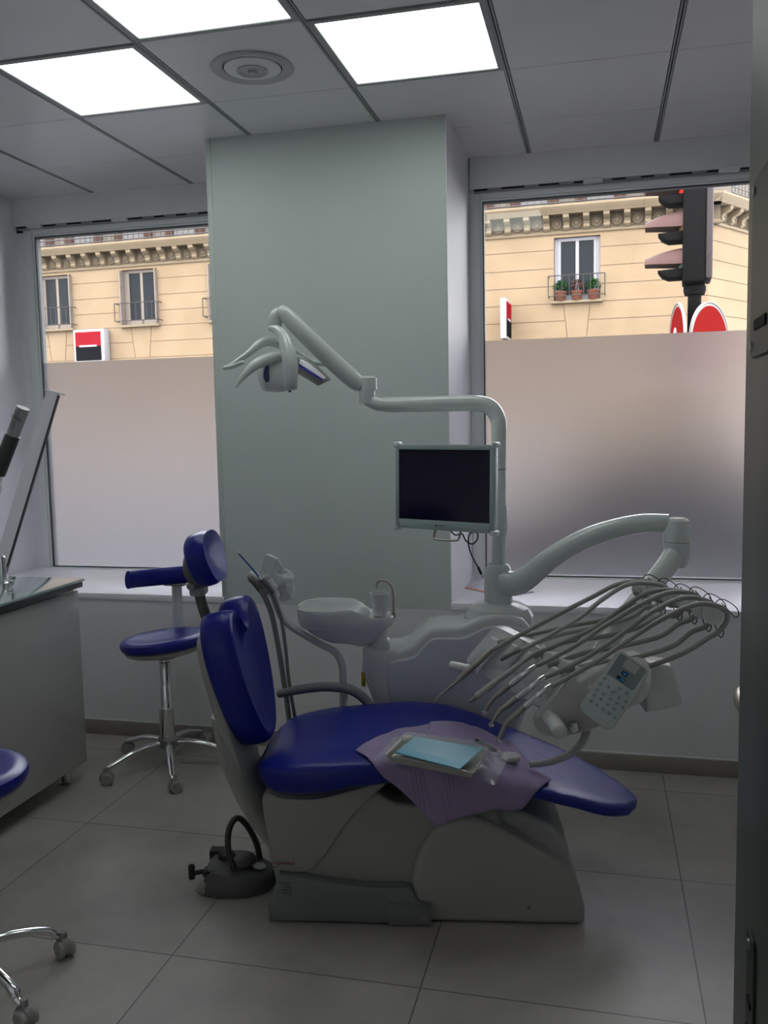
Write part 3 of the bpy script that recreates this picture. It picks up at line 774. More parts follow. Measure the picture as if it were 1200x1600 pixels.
# --- backrest: white shell and blue pad with a notched top
bx = Vector((-.21, 0, .978)).normalized()          # up the backrest
bn = Vector((.978, 0, .21)).normalized()           # out of the pad towards the patient
BO = Vector((-.062, -.025, .520))
BMt = frame_m(BO, Vector((0, 1, 0)), bx, bn)        # local x = width, y = up, z = out
half = [(.0, -.020), (.045, -.014), (.085, .015), (.125, .07), (.165, .15), (.192, .24), (.205, .33), (.202, .40), (.182, .455), (.145, .488), (.100, .490), (.058, .462), (.022, .415), (.0, .400)]
half = [(x, y * .91) for x, y in half]
outl = smooth2(half + [(-x, y) for x, y in half[-2:0:-1]], 4)
pillow('backrest_pad', outl, [(0, -.050), (.90, -.050), (.965, -.042), (.99, -.025), (1.0, .005), (.995, .030), (.972, .047), (.92, .055), (.86, .051), (.78, .040), (.5, .028), (0, .024)], BMt, M_blue, chair)
h2 = [(.0, -.17), (.08, -.165), (.125, -.11), (.14, .0), (.165, .12), (.182, .24), (.185, .34), (.155, .41), (.08, .425), (.0, .42)]
h2 = [(x * .90, y * .94) for x, y in h2]
o2 = smooth2(h2 + [(-x, y) for x, y in h2[-2:0:-1]], 4)
pillow('backrest_shell', o2, [(0, -.088), (.80, -.086), (.93, -.078), (.985, -.064), (1.0, -.048), (.97, -.044), (0, -.044)], BMt, M_shell2, chair)
tube('back_neck', [(-0.1660, -0.0300, 0.6179), (-0.1405, -0.0300, 0.4992), (-0.1056, -0.0300, 0.4017), (-0.0577, -0.0300, 0.3038), (0.0072, -0.0300, 0.1948)], [(.035, .12), (.042, .135), (.045, .14), (.045, .14), (.04, .12)], M_shell2, chair, 24, 5, up=(0, 1, 0))
# --- headrest on its rod
HO = Vector((-0.2189, 0.0000, 1.1006))
hm = frame_m(HO, Vector((0, 1, 0)), Vector((-.24, 0, .97)), Vector((.97, 0, .24)))
hh = [(.0, -.082), (.05, -.080), (.085, -.058), (.115, -.015), (.122, .025), (.105, .065), (.07, .088), (.03, .096), (.0, .096)]
ho = smooth2(hh + [(-x, y) for x, y in hh[-2:0:-1]], 4)
hr = pillow('headrest_pad', ho, [(0, -.035), (.85, -.034), (.96, -.024), (1.0, .0), (.985, .022), (.93, .036), (.80, .034), (.55, .020), (0, .014)], hm, M_blue, chair)
lathe('headrest_housing', [(0, -.075), (.030, -.074), (.050, -.064), (.062, -.045), (.066, -.025), (0, -.022)], P('olive_grey_plastic', (.10, .105, .09), .45), chair, 32, hm @ Matrix.Translation((0, -.022, 0)), sx=1.1, sy=1.0)
tube('headrest_rod', [tuple(HO + Vector((-.035, 0, -.060))), (-.243, 0, .975), (-.222, 0, .90), (-.17, 0, .78)], [(.018, .010), (.018, .010), (.018, .010), (.018, .010)], P('olive_grey_plastic', (0, 0, 0)), chair, 12, 4, up=(0, 1, 0))
bm = bmesh.new(); add_box(bm, (-.272, -.032, .985), (-.222, .032, 1.018), .010, 3)
add_lathe(bm, [(0, 0), (.014, 0), (.014, .018), (.010, .024), (0, .024)], 20, axis_m((-.262, -.022, 1.022), (-.262, -.08, 1.022)))
finish('headrest_joint', bm, M_greyp, chair)
# --- armrest on the far side
tube('armrest', [(-0.0504, 0.3000, 0.5613), (0.0277, 0.3000, 0.5782), (0.1216, 0.3000, 0.5879), (0.2029, 0.3000, 0.5785), (0.2488, 0.3000, 0.5525), (0.2783, 0.3000, 0.5170), (0.2929, 0.2800, 0.4715), (0.2976, 0.2400, 0.4266)], [.0155, .017, .0175, .018, .018, .018, .018, .016], P('armrest_grey', (.20, .21, .22), .45), chair, 18, 5, dome=.8)

# ------------------------------------------------------------------ dental unit: cabinet body, pole, spittoon, arm
unit = thing('dental_unit', 'white dental unit cabinet with spittoon, pole and arms behind the blue chair', 'dental unit', (.55, .50, 0), frame=CF)
uo = [(0.2457, 0.6969), (0.2604, 0.7162), (0.3145, 0.6944), (0.3857, 0.7015), (0.4213, 0.7159), (0.4573, 0.7519), (0.4906, 0.7829), (0.5399, 0.7875), (0.5984, 0.7873), (0.6359, 0.8015), (0.6803, 0.8227), (0.7384, 0.8320), (0.7962, 0.8270), (0.8377, 0.8126), (0.8607, 0.7841)]
xr = uo[-1][0]
uo2 = uo + [(xr + .005, .60), (xr - .02, .45), (xr - .08, .30), (xr - .10, .012), (.30, .012), (.30, .45), (.262, .56), (.243, .62)]
prism('cabinet_body', uo2, 'y', .385, .60, M_white, unit, bev=.030, seg=5, smooth=50)
fp = [(p_[0] + .012, p_[1] - .040) for p_ in uo[1:]]
fp = smooth2(fp[3:] + [(xr - .02, .50), (xr - .10, .40), (.40, .40), (.345, .52), (.335, .60), (.345, .655)], 3)
prism('front_panel', fp, 'y', .376, .40, P('unit_front_shade', (.55, .58, .62), .3), unit, bev=.008, seg=3, smooth=50)  # bluer grey than the body: the front's shade is put into the colour
box('dark_display', ((0.7020, 0.7343)[0], .372, (0.7020, 0.7343)[1]), ((0.7806, 0.7459)[0], .378, (0.7806, 0.7459)[1] + .006), P('display_dark', (.01, .012, .04), .2), unit, bev=.002)
# pedestal under the pole
PX, PY = (0.7538, 0.8448)[0], .50
lathe('pole_flange', [(0, .78), (.125, .78), (.13, .805), (.115, .835), (.085, .852), (.060, .858), (0, .858)], M_white, unit, 40, Matrix.Translation((PX, PY, 0)), sx=1.0, sy=.85)
lathe('pole_collar', [(0, .845), (.053, .845), (.0535, .93), (.052, .965), (.045, .990), (.037, 1.000), (.030, 1.001), (0, 1.001)], M_white2, unit, 40, Matrix.Translation((PX, PY, 0)))
tube('pole', [(PX + .003, PY, .99), (PX + .004, PY, 1.36)], .0275, M_white2, unit, 32, 1)
lathe('pole_sleeve', [(0, 1.11), (.030, 1.11), (.033, 1.118), (.033, 1.215), (.030, 1.222), (0, 1.222)], M_white2, unit, 32, Matrix.Translation((PX + .004, PY, 0)))
# instrument arm: rises from the collar, arches to the right, knuckle, then drops towards the tray
AM = [(PX + .01, PY - .02, .93), (0.8371, 0.4600, 0.9416), (0.9404, 0.4400, 1.0275), (1.0415, 0.4200, 1.0929), (1.1406, 0.4000, 1.1339), (1.2489, 0.3800, 1.1603), (1.3444, 0.3600, 1.1637)]
tube('arch_arm', AM, [.050, .045, .039, .037, .036, .034, .032], M_white2, unit, 28, 6)
KX = (1.3712, 0.3500, 1.1124)
kt = (1.3704, 0.3500, 1.1848)[2]; km = (1.3714, 0.3500, 1.0988)[2]; kb = (1.3721, 0.3500, 1.0374)[2]
lathe('elbow_knuckle', [(0, kt - .005), (.028, kt - .003), (.040, kt - .012), (.046, kt - .035), (.047, km + .001), (0, km + .001)], M_white2, unit, 36, Matrix.Translation((KX[0], .35, 0)))
lathe('elbow_base', [(0, km - .002), (.047, km - .002), (.047, kb + .02), (.042, kb - .004), (.03, kb - .03), (0, kb - .04)], M_white2, unit, 36, Matrix.Translation((KX[0] - .001, .35, 0)))
tube('lower_arm', [(KX[0] - .005, .345, kb + .025), (1.3363, 0.3200, 1.0264), (1.2708, 0.2700, 0.9634), (1.1815, 0.2000, 0.8822), (1.1053, 0.1300, 0.8109), (1.0536, 0.0700, 0.7616)], [(.040, .036), (.040, .036), (.037, .034), (.035, .032), (.034, .030), (.03, .03)], M_white2, unit, 24, 5)
# spittoon bowl with its shelf, boss, water spout
M_bowl = M_ceramic
by = .42
lathe('bowl_boss', [(0, .685), (.052, .688), (.050, .715), (.044, .73), (.040, .735), (.040, .80), (0, .80)], M_white, unit, 32, Matrix.Translation(((0.2993, 0.7255)[0], .45, 0)))
bc = Vector(((0.1957, 0.8399)[0] - .018, .42)); 
def bowl_ring(s, z, extra=0.0):
    pts = []
    hw = [(-.172, .0), (-.160, .075), (-.12, .118), (-.06, .13), (.0, .12), (.05, .095), (.09, .072), (.135, .062), (.172, .048), (.186, .0)]
    full = hw + [(x, -y) for x, y in hw[-2:0:-1]]
    c2 = smooth2(full, 3); out = []
    for x, y in c2: out.append(Vector((bc.x + x * s + extra, bc.y + y * s, z + 0.0)))
    return out
def rimz(x):    # the rim dips from the bowl to the shelf on the right
    u = (x - (bc.x + .02)) / .10; u = max(0, min(1, u)); u = u * u * (3 - 2 * u)
    return .867 + (.827 - .867) * u
rings = []
for s, dz, ex in ((.0, -.140, .05), (.35, -.140, .05), (.60, -.130, .035), (.76, -.108, .018), (.84, -.088, .008), (.86, -.082, .006), (.94, -.074, .002), (.985, -.050, 0), (1.0, -.020, 0), (1.0, -.003, 0), (.985, .0, 0), (.965, -.003, 0)):
    r_ = bowl_ring(s, 0, ex)
    for v in r_:
        rz = rimz(v.x)
        right = max(0, min(1, (v.x - bc.x - .06) / .08))
        v.z = rz + dz * (1 - .45 * right) if dz < -.02 else rz + dz
    rings.append(r_)
# inner hollow (only the left round part sinks)
for s, d in ((.94, .02), (.88, .05), (.74, .080), (.45, .095), (.0, .10)):
    r_ = bowl_ring(s, 0, -.03 * (1 - s))
    for v in r_:
        left = 1 - max(0, min(1, (v.x - bc.x + .0) / .07)); v.z = min(rimz(v.x) - .004, rimz(v.x) - .004 - d * left)
    rings.append(r_)
bm = bmesh.new(); add_loft(bm, rings, cap=True); bw = finish('spittoon_bowl', bm, M_bowl, unit, 35)
bm = bmesh.new(); add_lathe(bm, [(0, .82), (.022, .822), (.022, .842), (.019, .852), (.012, .862), (0, .864)], 20, Matrix.Translation((0.2545, 0.3800, 0.8362)[:2] + (0,)))
add_box(bm, ((0.2432, 0.8601)[0], .37, .836), ((0.2432, 0.8601)[0] + .035, .39, .850), .006, 2)
finish('rinse_nozzle', bm, M_ceramic, bw)
sx0 = (0.3625, 0.8271)[0]
tube('water_spout', [(sx0, .42, .82), (0.3637, 0.4200, 0.8873), (0.3597, 0.4200, 0.9281), (0.3458, 0.4200, 0.9474), (0.3270, 0.4200, 0.9547), (0.3079, 0.4200, 0.9501), (0.3003, 0.4200, 0.9285)], .0045, M_steeld, unit, 12, 6)
tube('spout_foot', [(sx0, .42, .815), (sx0, .42, .834)], .008, M_steeld, unit, 12, 1)
# assistant arm below the bowl, with its holder
tube('assistant_arm', [(0.1695, 0.3600, 0.3583), (0.1728, 0.3600, 0.4924), (0.1754, 0.3600, 0.6013), (0.1698, 0.3600, 0.6615), (0.1448, 0.3600, 0.7024), (0.1004, 0.3600, 0.7264), (0.0367, 0.3500, 0.7673), (-0.0194, 0.3400, 0.8104), (-0.0447, 0.3300, 0.8483), (-0.0597, 0.3200, 0.9095), (-0.0628, 0.3200, 0.9565)], [.014, .014, .0135, .0135, .0135, .013, .013, .012, .012, .014, .014], M_white, unit, 16, 5)
bm = bmesh.new(); add_tube(bm, [(0.1764, 0.3600, 0.5457), (0.1759, 0.3600, 0.5239)], .0165, 16, 1)
finish('arm_ring', bm, M_white2, unit)
hx, hy, hz = (-0.0884, 0.3300, 0.9548)
bm = bmesh.new()
add_prism(bm, [(hx - .035, hz - .022), (hx + .045, hz - .040), (hx + .070, hz - .01), (hx + .062, hz + .030), (hx + .02, hz + .052), (hx - .03, hz + .020)], 'y', .335, .40, .012, 3)
hold = finish('instrument_holder', bm, M_white, unit, 50)
def wrap_mat(name, a, tint, span=.35):
    m = bpy.data.materials.new(name); m.use_nodes = True; n = m.node_tree.nodes; l = m.node_tree.links; n.clear()
    o = n.new('ShaderNodeOutputMaterial'); t = n.new('ShaderNodeBsdfTransparent'); d = n.new('ShaderNodeBsdfPrincipled')
    d.inputs['Base Color'].default_value = (*tint, 1); d.inputs['Roughness'].default_value = .12; d.inputs['Transmission Weight'].default_value = .2
    lw = n.new('ShaderNodeLayerWeight'); lw.inputs[0].default_value = .5
    mr = n.new('ShaderNodeMapRange'); mr.inputs['To Min'].default_value = a; mr.inputs['To Max'].default_value = min(1, a + span)
    l.new(lw.outputs['Facing'], mr.inputs['Value'])
    x = n.new('ShaderNodeMixShader'); l.new(mr.outputs[0], x.inputs[0]); l.new(t.outputs[0], x.inputs[1]); l.new(d.outputs[0], x.inputs[2]); l.new(x.outputs[0], o.inputs[0])
    MATS[name] = m; return m
M_wrap = wrap_mat('clear_wrap', .05, (.80, .82, .80), .28)
M_wrap2 = wrap_mat('holder_wrap', .60, (.78, .82, .82))
def crumple(name, rings, mat, parent, amp, seed, sm=30):
    bm = bmesh.new(); add_loft(bm, rings)
    bmesh.ops.triangulate(bm, faces=bm.faces)
    r = random.Random(seed)
    for v in bm.verts: v.co += Vector((r.uniform(-amp, amp), r.uniform(-amp, amp), r.uniform(-amp, amp)))
    return finish(name, bm, mat, parent, sm)
# plastic wrapped round the holder: puffed sleeve with a folded flap on top
rings = []
for q, (w, z) in enumerate(((.02, -.062), (.045, -.050), (.060, -.025), (.064, .0), (.060, .022), (.048, .040), (.028, .052), (.01, .056))):
    rings.append([(hx + .036 + w * 1.02 * math.cos(2 * PI * k / 12), hy + .040 + w * .6 * math.sin(2 * PI * k / 12), hz + z) for k in range(12)])
crumple('plastic_wrap', rings, M_wrap2, hold, .006, 3, 0)
F0 = (-0.1152, 0.3300, 0.9974); F1 = (-0.0801, 0.3300, 0.9924); F2 = (-0.0940, 0.3300, 1.0699); F3 = (-0.0547, 0.3300, 1.0531); F4 = (-0.0419, 0.3300, 1.0132)
bm = bmesh.new(); V = [bm.verts.new(Vector(q)) for q in (F0, F1, F3, F2)]; W = [bm.verts.new(Vector(q) + Vector((.012, .018, -.002))) for q in (F0, F4, F3, F2)]
bm.faces.new(V); bm.faces.new(W); 
for a, b in ((0, 3), (3, 2), (2, 1), (1, 0)): bm.faces.new((V[a], V[b], W[b], W[a]))
finish('wrap_flap', bm, M_wrap2, hold, 0)
bm = bmesh.new()
for (pa, pb) in (((-0.1202, 0.3180, 0.9807), (-0.0964, 0.3180, 0.9218)), ((-0.0806, 0.3180, 0.9757), (-0.0544, 0.3180, 0.9145)), ((-0.1552, 0.3300, 0.9977), (-0.1298, 0.3300, 0.9834))):
    add_tube(bm, [pa, pb], .0150, 12, 1)
finish('holder_clip', bm, P('holder_clip_white', (.60, .62, .62), .35), hold)
box('yellow_lever', ((0.2393, 0.5605)[0], .39, (0.2393, 0.5605)[1]), ((0.2548, 0.6141)[0], .41, (0.2548, 0.6141)[1]), P('yellow_plastic', (.50, .42, .01), .4), unit, bev=.004)
tube('floor_pipe', [(.42, .48, .02), (.42, .48, .3)], .05, M_greyp, unit, 16, 1)

# suction hoses hung in the assistant holder
def hose_thing(name, lab, cat, pts, r, mat, group=None, endr=None):
    t = thing(name, lab, cat, pts[-1], group, frame=CF)
    tube('hose', pts, r, mat, t, 14, 6)
    return t
t = hose_thing('suction_hose', 'thicker grey suction hose hanging from the wrapped holder behind the backrest', 'hose', [(-0.1154, 0.3020, 0.9531), (-0.0955, 0.3020, 0.9202), (-0.0755, 0.3100, 0.8645), (-0.0605, 0.3150, 0.7807), (-0.0480, 0.3200, 0.6844), (-0.0367, 0.3300, 0.5738), (-0.0294, 0.3400, 0.4860), (-0.0242, 0.3600, 0.3816), (0.0026, 0.3800, 0.1759), (0.0708, 0.3800, 0.0012)], .0098, M_hose, 'suction hoses')
tube('suction_tip_socket', [(-0.1441, 0.3000, 0.9887), (-0.1256, 0.2980, 0.9703), (-0.1083, 0.3000, 0.9441)], [.0115, .0125, .0115], M_hosed, t, 14, 3)
t = hose_thing('suction_hose', 'thinner grey suction hose hanging from the wrapped holder, nearer the bowl', 'hose', [(-0.0669, 0.3020, 0.9388), (-0.0517, 0.3020, 0.9013), (-0.0372, 0.3120, 0.8286), (-0.0276, 0.3200, 0.7320), (-0.0214, 0.3300, 0.6098), (-0.0099, 0.3400, 0.4982), (0.0023, 0.3600, 0.3817), (0.0269, 0.3800, 0.1762), (0.0830, 0.3800, 0.0013)], .0066, M_hose, 'suction hoses')
tube('suction_tip_socket', [(-0.0999, 0.3000, 0.9837), (-0.0838, 0.2980, 0.9653), (-0.0620, 0.3000, 0.9321)], [.0095, .0105, .0095], M_hosed, t, 14, 3)
t = thing('saliva_ejector', 'thin blue plastic saliva ejector tube standing up from the wrapped holder', 'saliva ejector', (-0.1148, 0.3050, 0.9899), frame=CF)
tube('tube', [(-0.1080, 0.3050, 0.9829), (-0.1461, 0.3050, 1.0321), (-0.1887, 0.3050, 1.0814)], .0030, P('ejector_blue', (.02, .10, .30), .3), t, 10, 3)
tube('tip', [(-0.1842, 0.3050, 1.0767), (-0.1932, 0.3050, 1.0873)], .0042, M_cup, t, 10, 1)
tube('collar', [(-0.1013, 0.3050, 0.9758), (-0.1147, 0.3050, 0.9923)], .006, M_cup, t, 10, 1)
# plastic cup on the bowl shelf
cz0 = .829; cxy = (0.3139, 0.4000, 0.8196)
t = lathe('plastic_cup', [(0, cz0), (.024, cz0), (.0255, cz0 + .004), (.0335, cz0 + .078), (.0365, cz0 + .080), (.0365, cz0 + .084), (.033, cz0 + .084), (.0240, cz0 + .006), (0, cz0 + .005)], M_cup, None, 32, Matrix.Translation((cxy[0], .40, 0)))
solo(t, 'small white plastic cup standing on the spittoon shelf', 'cup', (cxy[0], .40, cz0), frame=CF)

# ------------------------------------------------------------------ operating light on its jointed arm
light = thing('operating_light', 'white dental operating light on a jointed arm above the chair', 'operating light', (PX + .004, PY, 1.36), frame=CF)
tube('overhead_bend', [(PX + .004, PY, 1.355), (PX + .006, PY, 1.50), (0.7571, 0.5100, 1.5398), (0.7344, 0.5200, 1.5805), (0.6924, 0.5300, 1.5981), (0.6214, 0.5400, 1.6022), (0.4774, 0.5600, 1.6021), (0.3356, 0.5800, 1.6032)], [.0285, .0285, .030, .0305, .030, .030, .0295, .029], M_white2, light, 24, 6)
tube('pole_seam', [(PX + .0042, PY, 1.353), (PX + .0042, PY, 1.3575)], .0292, M_greyp, light, 32, 1)
E1 = Vector((0.2667, 0.5900, 1.6255))
bm = bmesh.new()
add_tube(bm, [(0.3454, 0.5800, 1.6030), (0.3060, 0.5850, 1.6076), tuple(E1)], [.0255, .026, .024], 20, 4, dome=.6)
add_tube(bm, [tuple(E1 + Vector((0, 0, -.016))), tuple(E1 + Vector((0, 0, .035)))], [.031, .031], 24, 1)
finish('elbow_joint', bm, M_white2, light)
E2 = Vector((0.2726, 0.5900, 1.6690))
tube('joint_ring', [tuple(Vector((0.2698, 0.5900, 1.6521)) + Vector((0, 0, -.004))), tuple(Vector((0.2698, 0.5900, 1.6521)) + Vector((0, 0, .004)))], .027, M_greyp, light, 24, 1)
bm = bmesh.new(); add_tube(bm, [(0.2724, 0.5900, 1.6617), (0.2734, 0.5900, 1.7053)], [.033, .033], 24, 1, dome=0.3)
add_tube(bm, [(0.2828, 0.5900, 1.6881), (0.2338, 0.5900, 1.6917), (0.2170, 0.5900, 1.7042)], [.024, .025, .026], 20, 4)
finish('upper_elbow', bm, M_white2, light)
tube('spring_arm', [(0.2385, 0.5900, 1.6795), (0.2053, 0.5850, 1.7090), (0.1163, 0.5700, 1.7944), (0.0235, 0.5550, 1.8887), (-0.0299, 0.5500, 1.9466), (-0.0488, 0.5500, 1.9661)], [.028, .034, .034, .032, .029, .022], M_white2, light, 28, 5, dome=.5)
bm = bmesh.new(); add_tube(bm, [(-0.0559, 0.5600, 1.9556), (-0.0711, 0.5600, 1.9394), (-0.0744, 0.5600, 1.9109)], [.024, .027, .026], 22, 5, dome=.5)
finish('head_swivel', bm, M_white2, light)
tube('swivel_ring', [(-0.0744, 0.5600, 1.9109), (-0.0746, 0.5600, 1.9038)], .0245, M_greyp, light, 24, 1)
# curved yoke from the swivel down over the lamp body
tube('yoke', [(-0.0875, 0.5500, 1.8983), (-0.0596, 0.5300, 1.8884), (-0.0330, 0.5000, 1.8611), (-0.0155, 0.4750, 1.8140), (-0.0047, 0.4600, 1.7659), (-0.0041, 0.4600, 1.7076), (-0.0070, 0.4700, 1.6706)], [(.012, .018), (.018, .020), (.023, .020), (.027, .020), (.029, .020), (.029, .019), (.026, .015)], M_white2, light, 24, 6, up=(0, 1, 0), dome=.3)
tube('yoke_knob', [(-0.0094, 0.4700, 1.6707), (-0.0099, 0.4700, 1.6542)], .005, M_black, light, 12, 1)
# lamp body (reflector housing) and its two curved wings with mirror faces
lb = Vector((-0.0735, 0.5500, 1.7258))
bm = bmesh.new()
rings = []
for q, (w, d, z) in enumerate(((.02, .02, -.066), (.055, .035, -.060), (.066, .045, -.035), (.072, .05, .0), (.072, .05, .04), (.055, .045, .055), (.02, .02, .060))):
    rings.append([(lb.x + w * math.cos(2 * PI * k / 28), lb.y + d * math.sin(2 * PI * k / 28), lb.z + z) for k in range(28)])
add_loft(bm, rings); lbody = finish('lamp_body', bm, M_white, light, 50)
bm = bmesh.new(); add_lathe(bm, [(0, 0), (.034, 0), (.030, .004), (0, .006)], 32, frame_m(Vector((-0.0976, 0.5000, 1.7284)), Vector((.5, .35, .0)).normalized() * .45, Vector((.12, 0, 1)), Vector((-.5, -.85, 0))))
finish('lamp_window', bm, P('blue_lens', (.05, .07, .22), .08, coat=.6), lbody)
W1 = [(-0.2065, 0.4400, 1.6763), (-0.1787, 0.4500, 1.7159), (-0.1386, 0.4700, 1.7559), (-0.0910, 0.5000, 1.7803), (-0.0359, 0.5300, 1.7905), (0.0195, 0.5600, 1.7770), (0.0766, 0.5800, 1.7408), (0.1221, 0.6000, 1.7020)]
tube('reflector_wing', W1, [(.004, .002), (.012, .008), (.019, .014), (.023, .022), (.022, .03), (.016, .03), (.012, .026), (.006, .012)], M_white2, light, 20, 6, up=(0, 1, 0))
W2 = [(-0.2623, 0.5200, 1.7502), (-0.2246, 0.5300, 1.7738), (-0.1739, 0.5500, 1.8099), (-0.1402, 0.5700, 1.8419), (-0.1069, 0.5900, 1.8548), (-0.0616, 0.6100, 1.8384), (-0.0037, 0.6300, 1.8093), (0.0562, 0.6400, 1.7743), (0.1095, 0.6500, 1.7638)]
tube('handle_wing', W2, [(.006, .008), (.008, .010), (.012, .014), (.017, .018), (.018, .022), (.016, .022), (.013, .016), (.009, .012), (.008, .010)], M_white2, light, 20, 6, up=(0, 1, 0))
tube('grip_handle', [(-0.2621, 0.5100, 1.7520), (-0.2326, 0.5000, 1.7554), (-0.1884, 0.4900, 1.7702)], [.008, .0085, .0075], M_white2, light, 14, 4, dome=.9)
tube('grip_handle', [(0.0750, 0.6300, 1.7707), (0.1087, 0.6200, 1.7668), (0.1198, 0.6100, 1.7585)], [.008, .0085, .0075], M_white2, light, 14, 4, dome=.9)
# reflector on the right wing, its mirror reflection painted on in white
Ra, Rb, Rc, Rd = Vector((0.0216, 0.4900, 1.7791)), Vector((0.1364, 0.5100, 1.6974)), Vector((0.0930, 0.4900, 1.6762)), Vector((0.0177, 0.4750, 1.7243))
bm = bmesh.new(); n_ = 10; g_ = []
for i in range(n_ + 1):
    u = i / n_
    row = []
    for j in range(7):
        v = j / 6
        q = (Ra * (1 - u) + Rb * u) * (1 - v) + (Rd * (1 - u) + Rc * u) * v
        q += Vector((0, -.010 * math.sin(PI * u) * math.sin(PI * v) , .012 * math.sin(PI * u) * (1 - v)))
        row.append(q)
    g_.append(row)
top = [[bm.verts.new(q) for q in r_] for r_ in g_]; bot = [[bm.verts.new(q + Vector((0, .012, .004))) for q in r_] for r_ in g_]
for i in range(n_):
    for j in range(6):
        bm.faces.new((top[i][j], top[i + 1][j], top[i + 1][j + 1], top[i][j + 1])); bm.faces.new((bot[i][j], bot[i][j + 1], bot[i + 1][j + 1], bot[i + 1][j]))
for i in range(n_): bm.faces.new((top[i][0], bot[i][0], bot[i + 1][0], top[i + 1][0])); bm.faces.new((top[i][6], top[i + 1][6], bot[i + 1][6], bot[i][6]))
for j in range(6): bm.faces.new((top[0][j], top[0][j + 1], bot[0][j + 1], bot[0][j])); bm.faces.new((top[n_][j], bot[n_][j], bot[n_][j + 1], top[n_][j + 1]))
refl = finish('reflector', bm, P('reflector_grey', (.34, .34, .34), .3, metal=.5), light, 50)
def strip(name, f0, f1, mat, off):
    bm = bmesh.new(); A = []; B = []
    for i in range(9):
        u = .05 + .85 * i / 8; w = math.sin(PI * (i + .6) / 9.2) * .5 + .5
        for (fv, L_) in ((f0, A), (f1 * w + f0 * (1 - w), B)):
            q = (Ra * (1 - u) + Rb * u) * (1 - fv) + (Rd * (1 - u) + Rc * u) * fv
            q += Vector((0, -.010 * math.sin(PI * u) * math.sin(PI * fv) - off, .012 * math.sin(PI * u) * (1 - fv)))
            L_.append(q)
    va = [bm.verts.new(q) for q in A]; vb = [bm.verts.new(q) for q in B]; vc = [bm.verts.new(q + Vector((0, .0015, 0))) for q in A]; vd = [bm.verts.new(q + Vector((0, .0015, 0))) for q in B]
    for i in range(8): bm.faces.new((va[i], va[i + 1], vb[i + 1], vb[i])); bm.faces.new((vc[i], vd[i], vd[i + 1], vc[i + 1])); bm.faces.new((va[i], vc[i], vc[i + 1], va[i + 1])); bm.faces.new((vb[i], vb[i + 1], vd[i + 1], vd[i]))
    finish(name, bm, mat, refl, 40)
strip('mirror_glare_strip', .08, .42, P('mirror_glare', (.95, .93, 1), .12, coat=1), .004)  # white coat; the bright reflection in the mirror is painted in
strip('blue_strip', .36, .58, P('cobalt_coat', (.06, .07, .40), .15, coat=.5), .004)

# ------------------------------------------------------------------ monitor on the pole
mon = thing('monitor', 'dark flat screen monitor with pale green frame mounted on the white pole', 'monitor', (PX, PY, 1.15), frame=CF)
A_ = Vector((0.3884, 0.4600, 1.4532)); B_ = Vector((0.7362, 0.2600, 1.4527)); C_ = Vector((0.7251, 0.2600, 1.1442)); D_ = Vector((0.3757, 0.4600, 1.1497))
ux = ((B_ - A_) + (C_ - D_)).normalized(); uz = ((A_ - D_) + (B_ - C_)); uz = (uz - ux * uz.dot(ux)).normalized(); uy = uz.cross(ux)   # uy points away from the viewer
mc = (A_ + B_ + C_ + D_) / 4
MW = ((B_ - A_).length + (C_ - D_).length) / 2; MH = ((A_ - D_).length + (B_ - C_).length) / 2
MM = frame_m(mc, ux, uy, uz)
M_mf = P('pale_green_bezel', (.36, .46, .44), .3, coat=.4)
w2, h2_ = MW / 2, MH / 2
bm = bmesh.new(); L0, R0, T0, B0 = .014, .014, .018, .034
for (a, b, c_, d) in ((-w2, -w2 + L0, -h2_, h2_), (w2 - R0, w2, -h2_, h2_), (-w2 + L0, w2 - R0, h2_ - T0, h2_), (-w2 + L0, w2 - R0, -h2_, -h2_ + B0)):
    add_box(bm, (a, -.012, c_), (b, .02, d), .002, 2, mat=MM)
finish('bezel', bm, M_mf, mon)
box('screen', (-w2 + L0, -.005, -h2_ + B0), (w2 - R0, .015, h2_ - T0), P('screen_off', (.012, .009, .030), .12, spec=.35), mon, m=MM)
box('back_case', (-w2 + .01, .018, -h2_ + .01), (w2 - .01, .050, h2_ - .01), M_white, mon, bev=.010, m=MM)
bm = bmesh.new()
for sx in (-1, 1):
    for sz in (-1, 1): add_box(bm, (sx * w2 - .010, -.015, sz * h2_ - .010), (sx * w2 + .010, .024, sz * h2_ + .010), .006, 3, mat=MM)
finish('corner_bumper', bm, M_white, mon)
bm = bmesh.new(); add_tube(bm, [MM @ Vector(q) for q in ((-.045, .02, -h2_), (-.045, .005, -h2_ - .026), (-.038, .0, -h2_ - .034), (.0, .0, -h2_ - .036), (.050, .0, -h2_ - .034), (.058, .005, -h2_ - .026), (.058, .02, -h2_))], .0038, 10, 4)
finish('pull_handle', bm, M_steeld, mon)
box('maker_print', (-.016, -.0128, -h2_ + .0150), (.010, -.0118, -h2_ + .0180), P('print_grey', (.12, .16, .16), .5), mon, m=MM)
bm = bmesh.new(); add_lathe(bm, [(0, 0), (.0045, 0), (.004, .001), (0, .001)], 16, MM @ Matrix.Translation((-.026, -.012, -h2_ + .016)) @ Matrix.Rotation(PI / 2, 4, 'X')); add_lathe(bm, [(0, 0), (.0022, 0), (.002, .001), (0, .001)], 12, MM @ Matrix.Translation((-w2 + .018, -.012, -h2_ + .016)) @ Matrix.Rotation(PI / 2, 4, 'X'))
finish('maker_mark', bm, P('print_grey', (0, 0, 0)), mon)
bm = bmesh.new(); add_tube(bm, [tuple(mc + uy * .045), (PX - .06, PY - .05, mc.z), (PX, PY, mc.z)], .020, 14, 4)
finish('mount_arm', bm, M_white, mon)
cbl = thing('usb_cable', 'black cable with plug dangling below the monitor', 'cable', (0.5975, 0.3600, 1.1309), frame=CF)
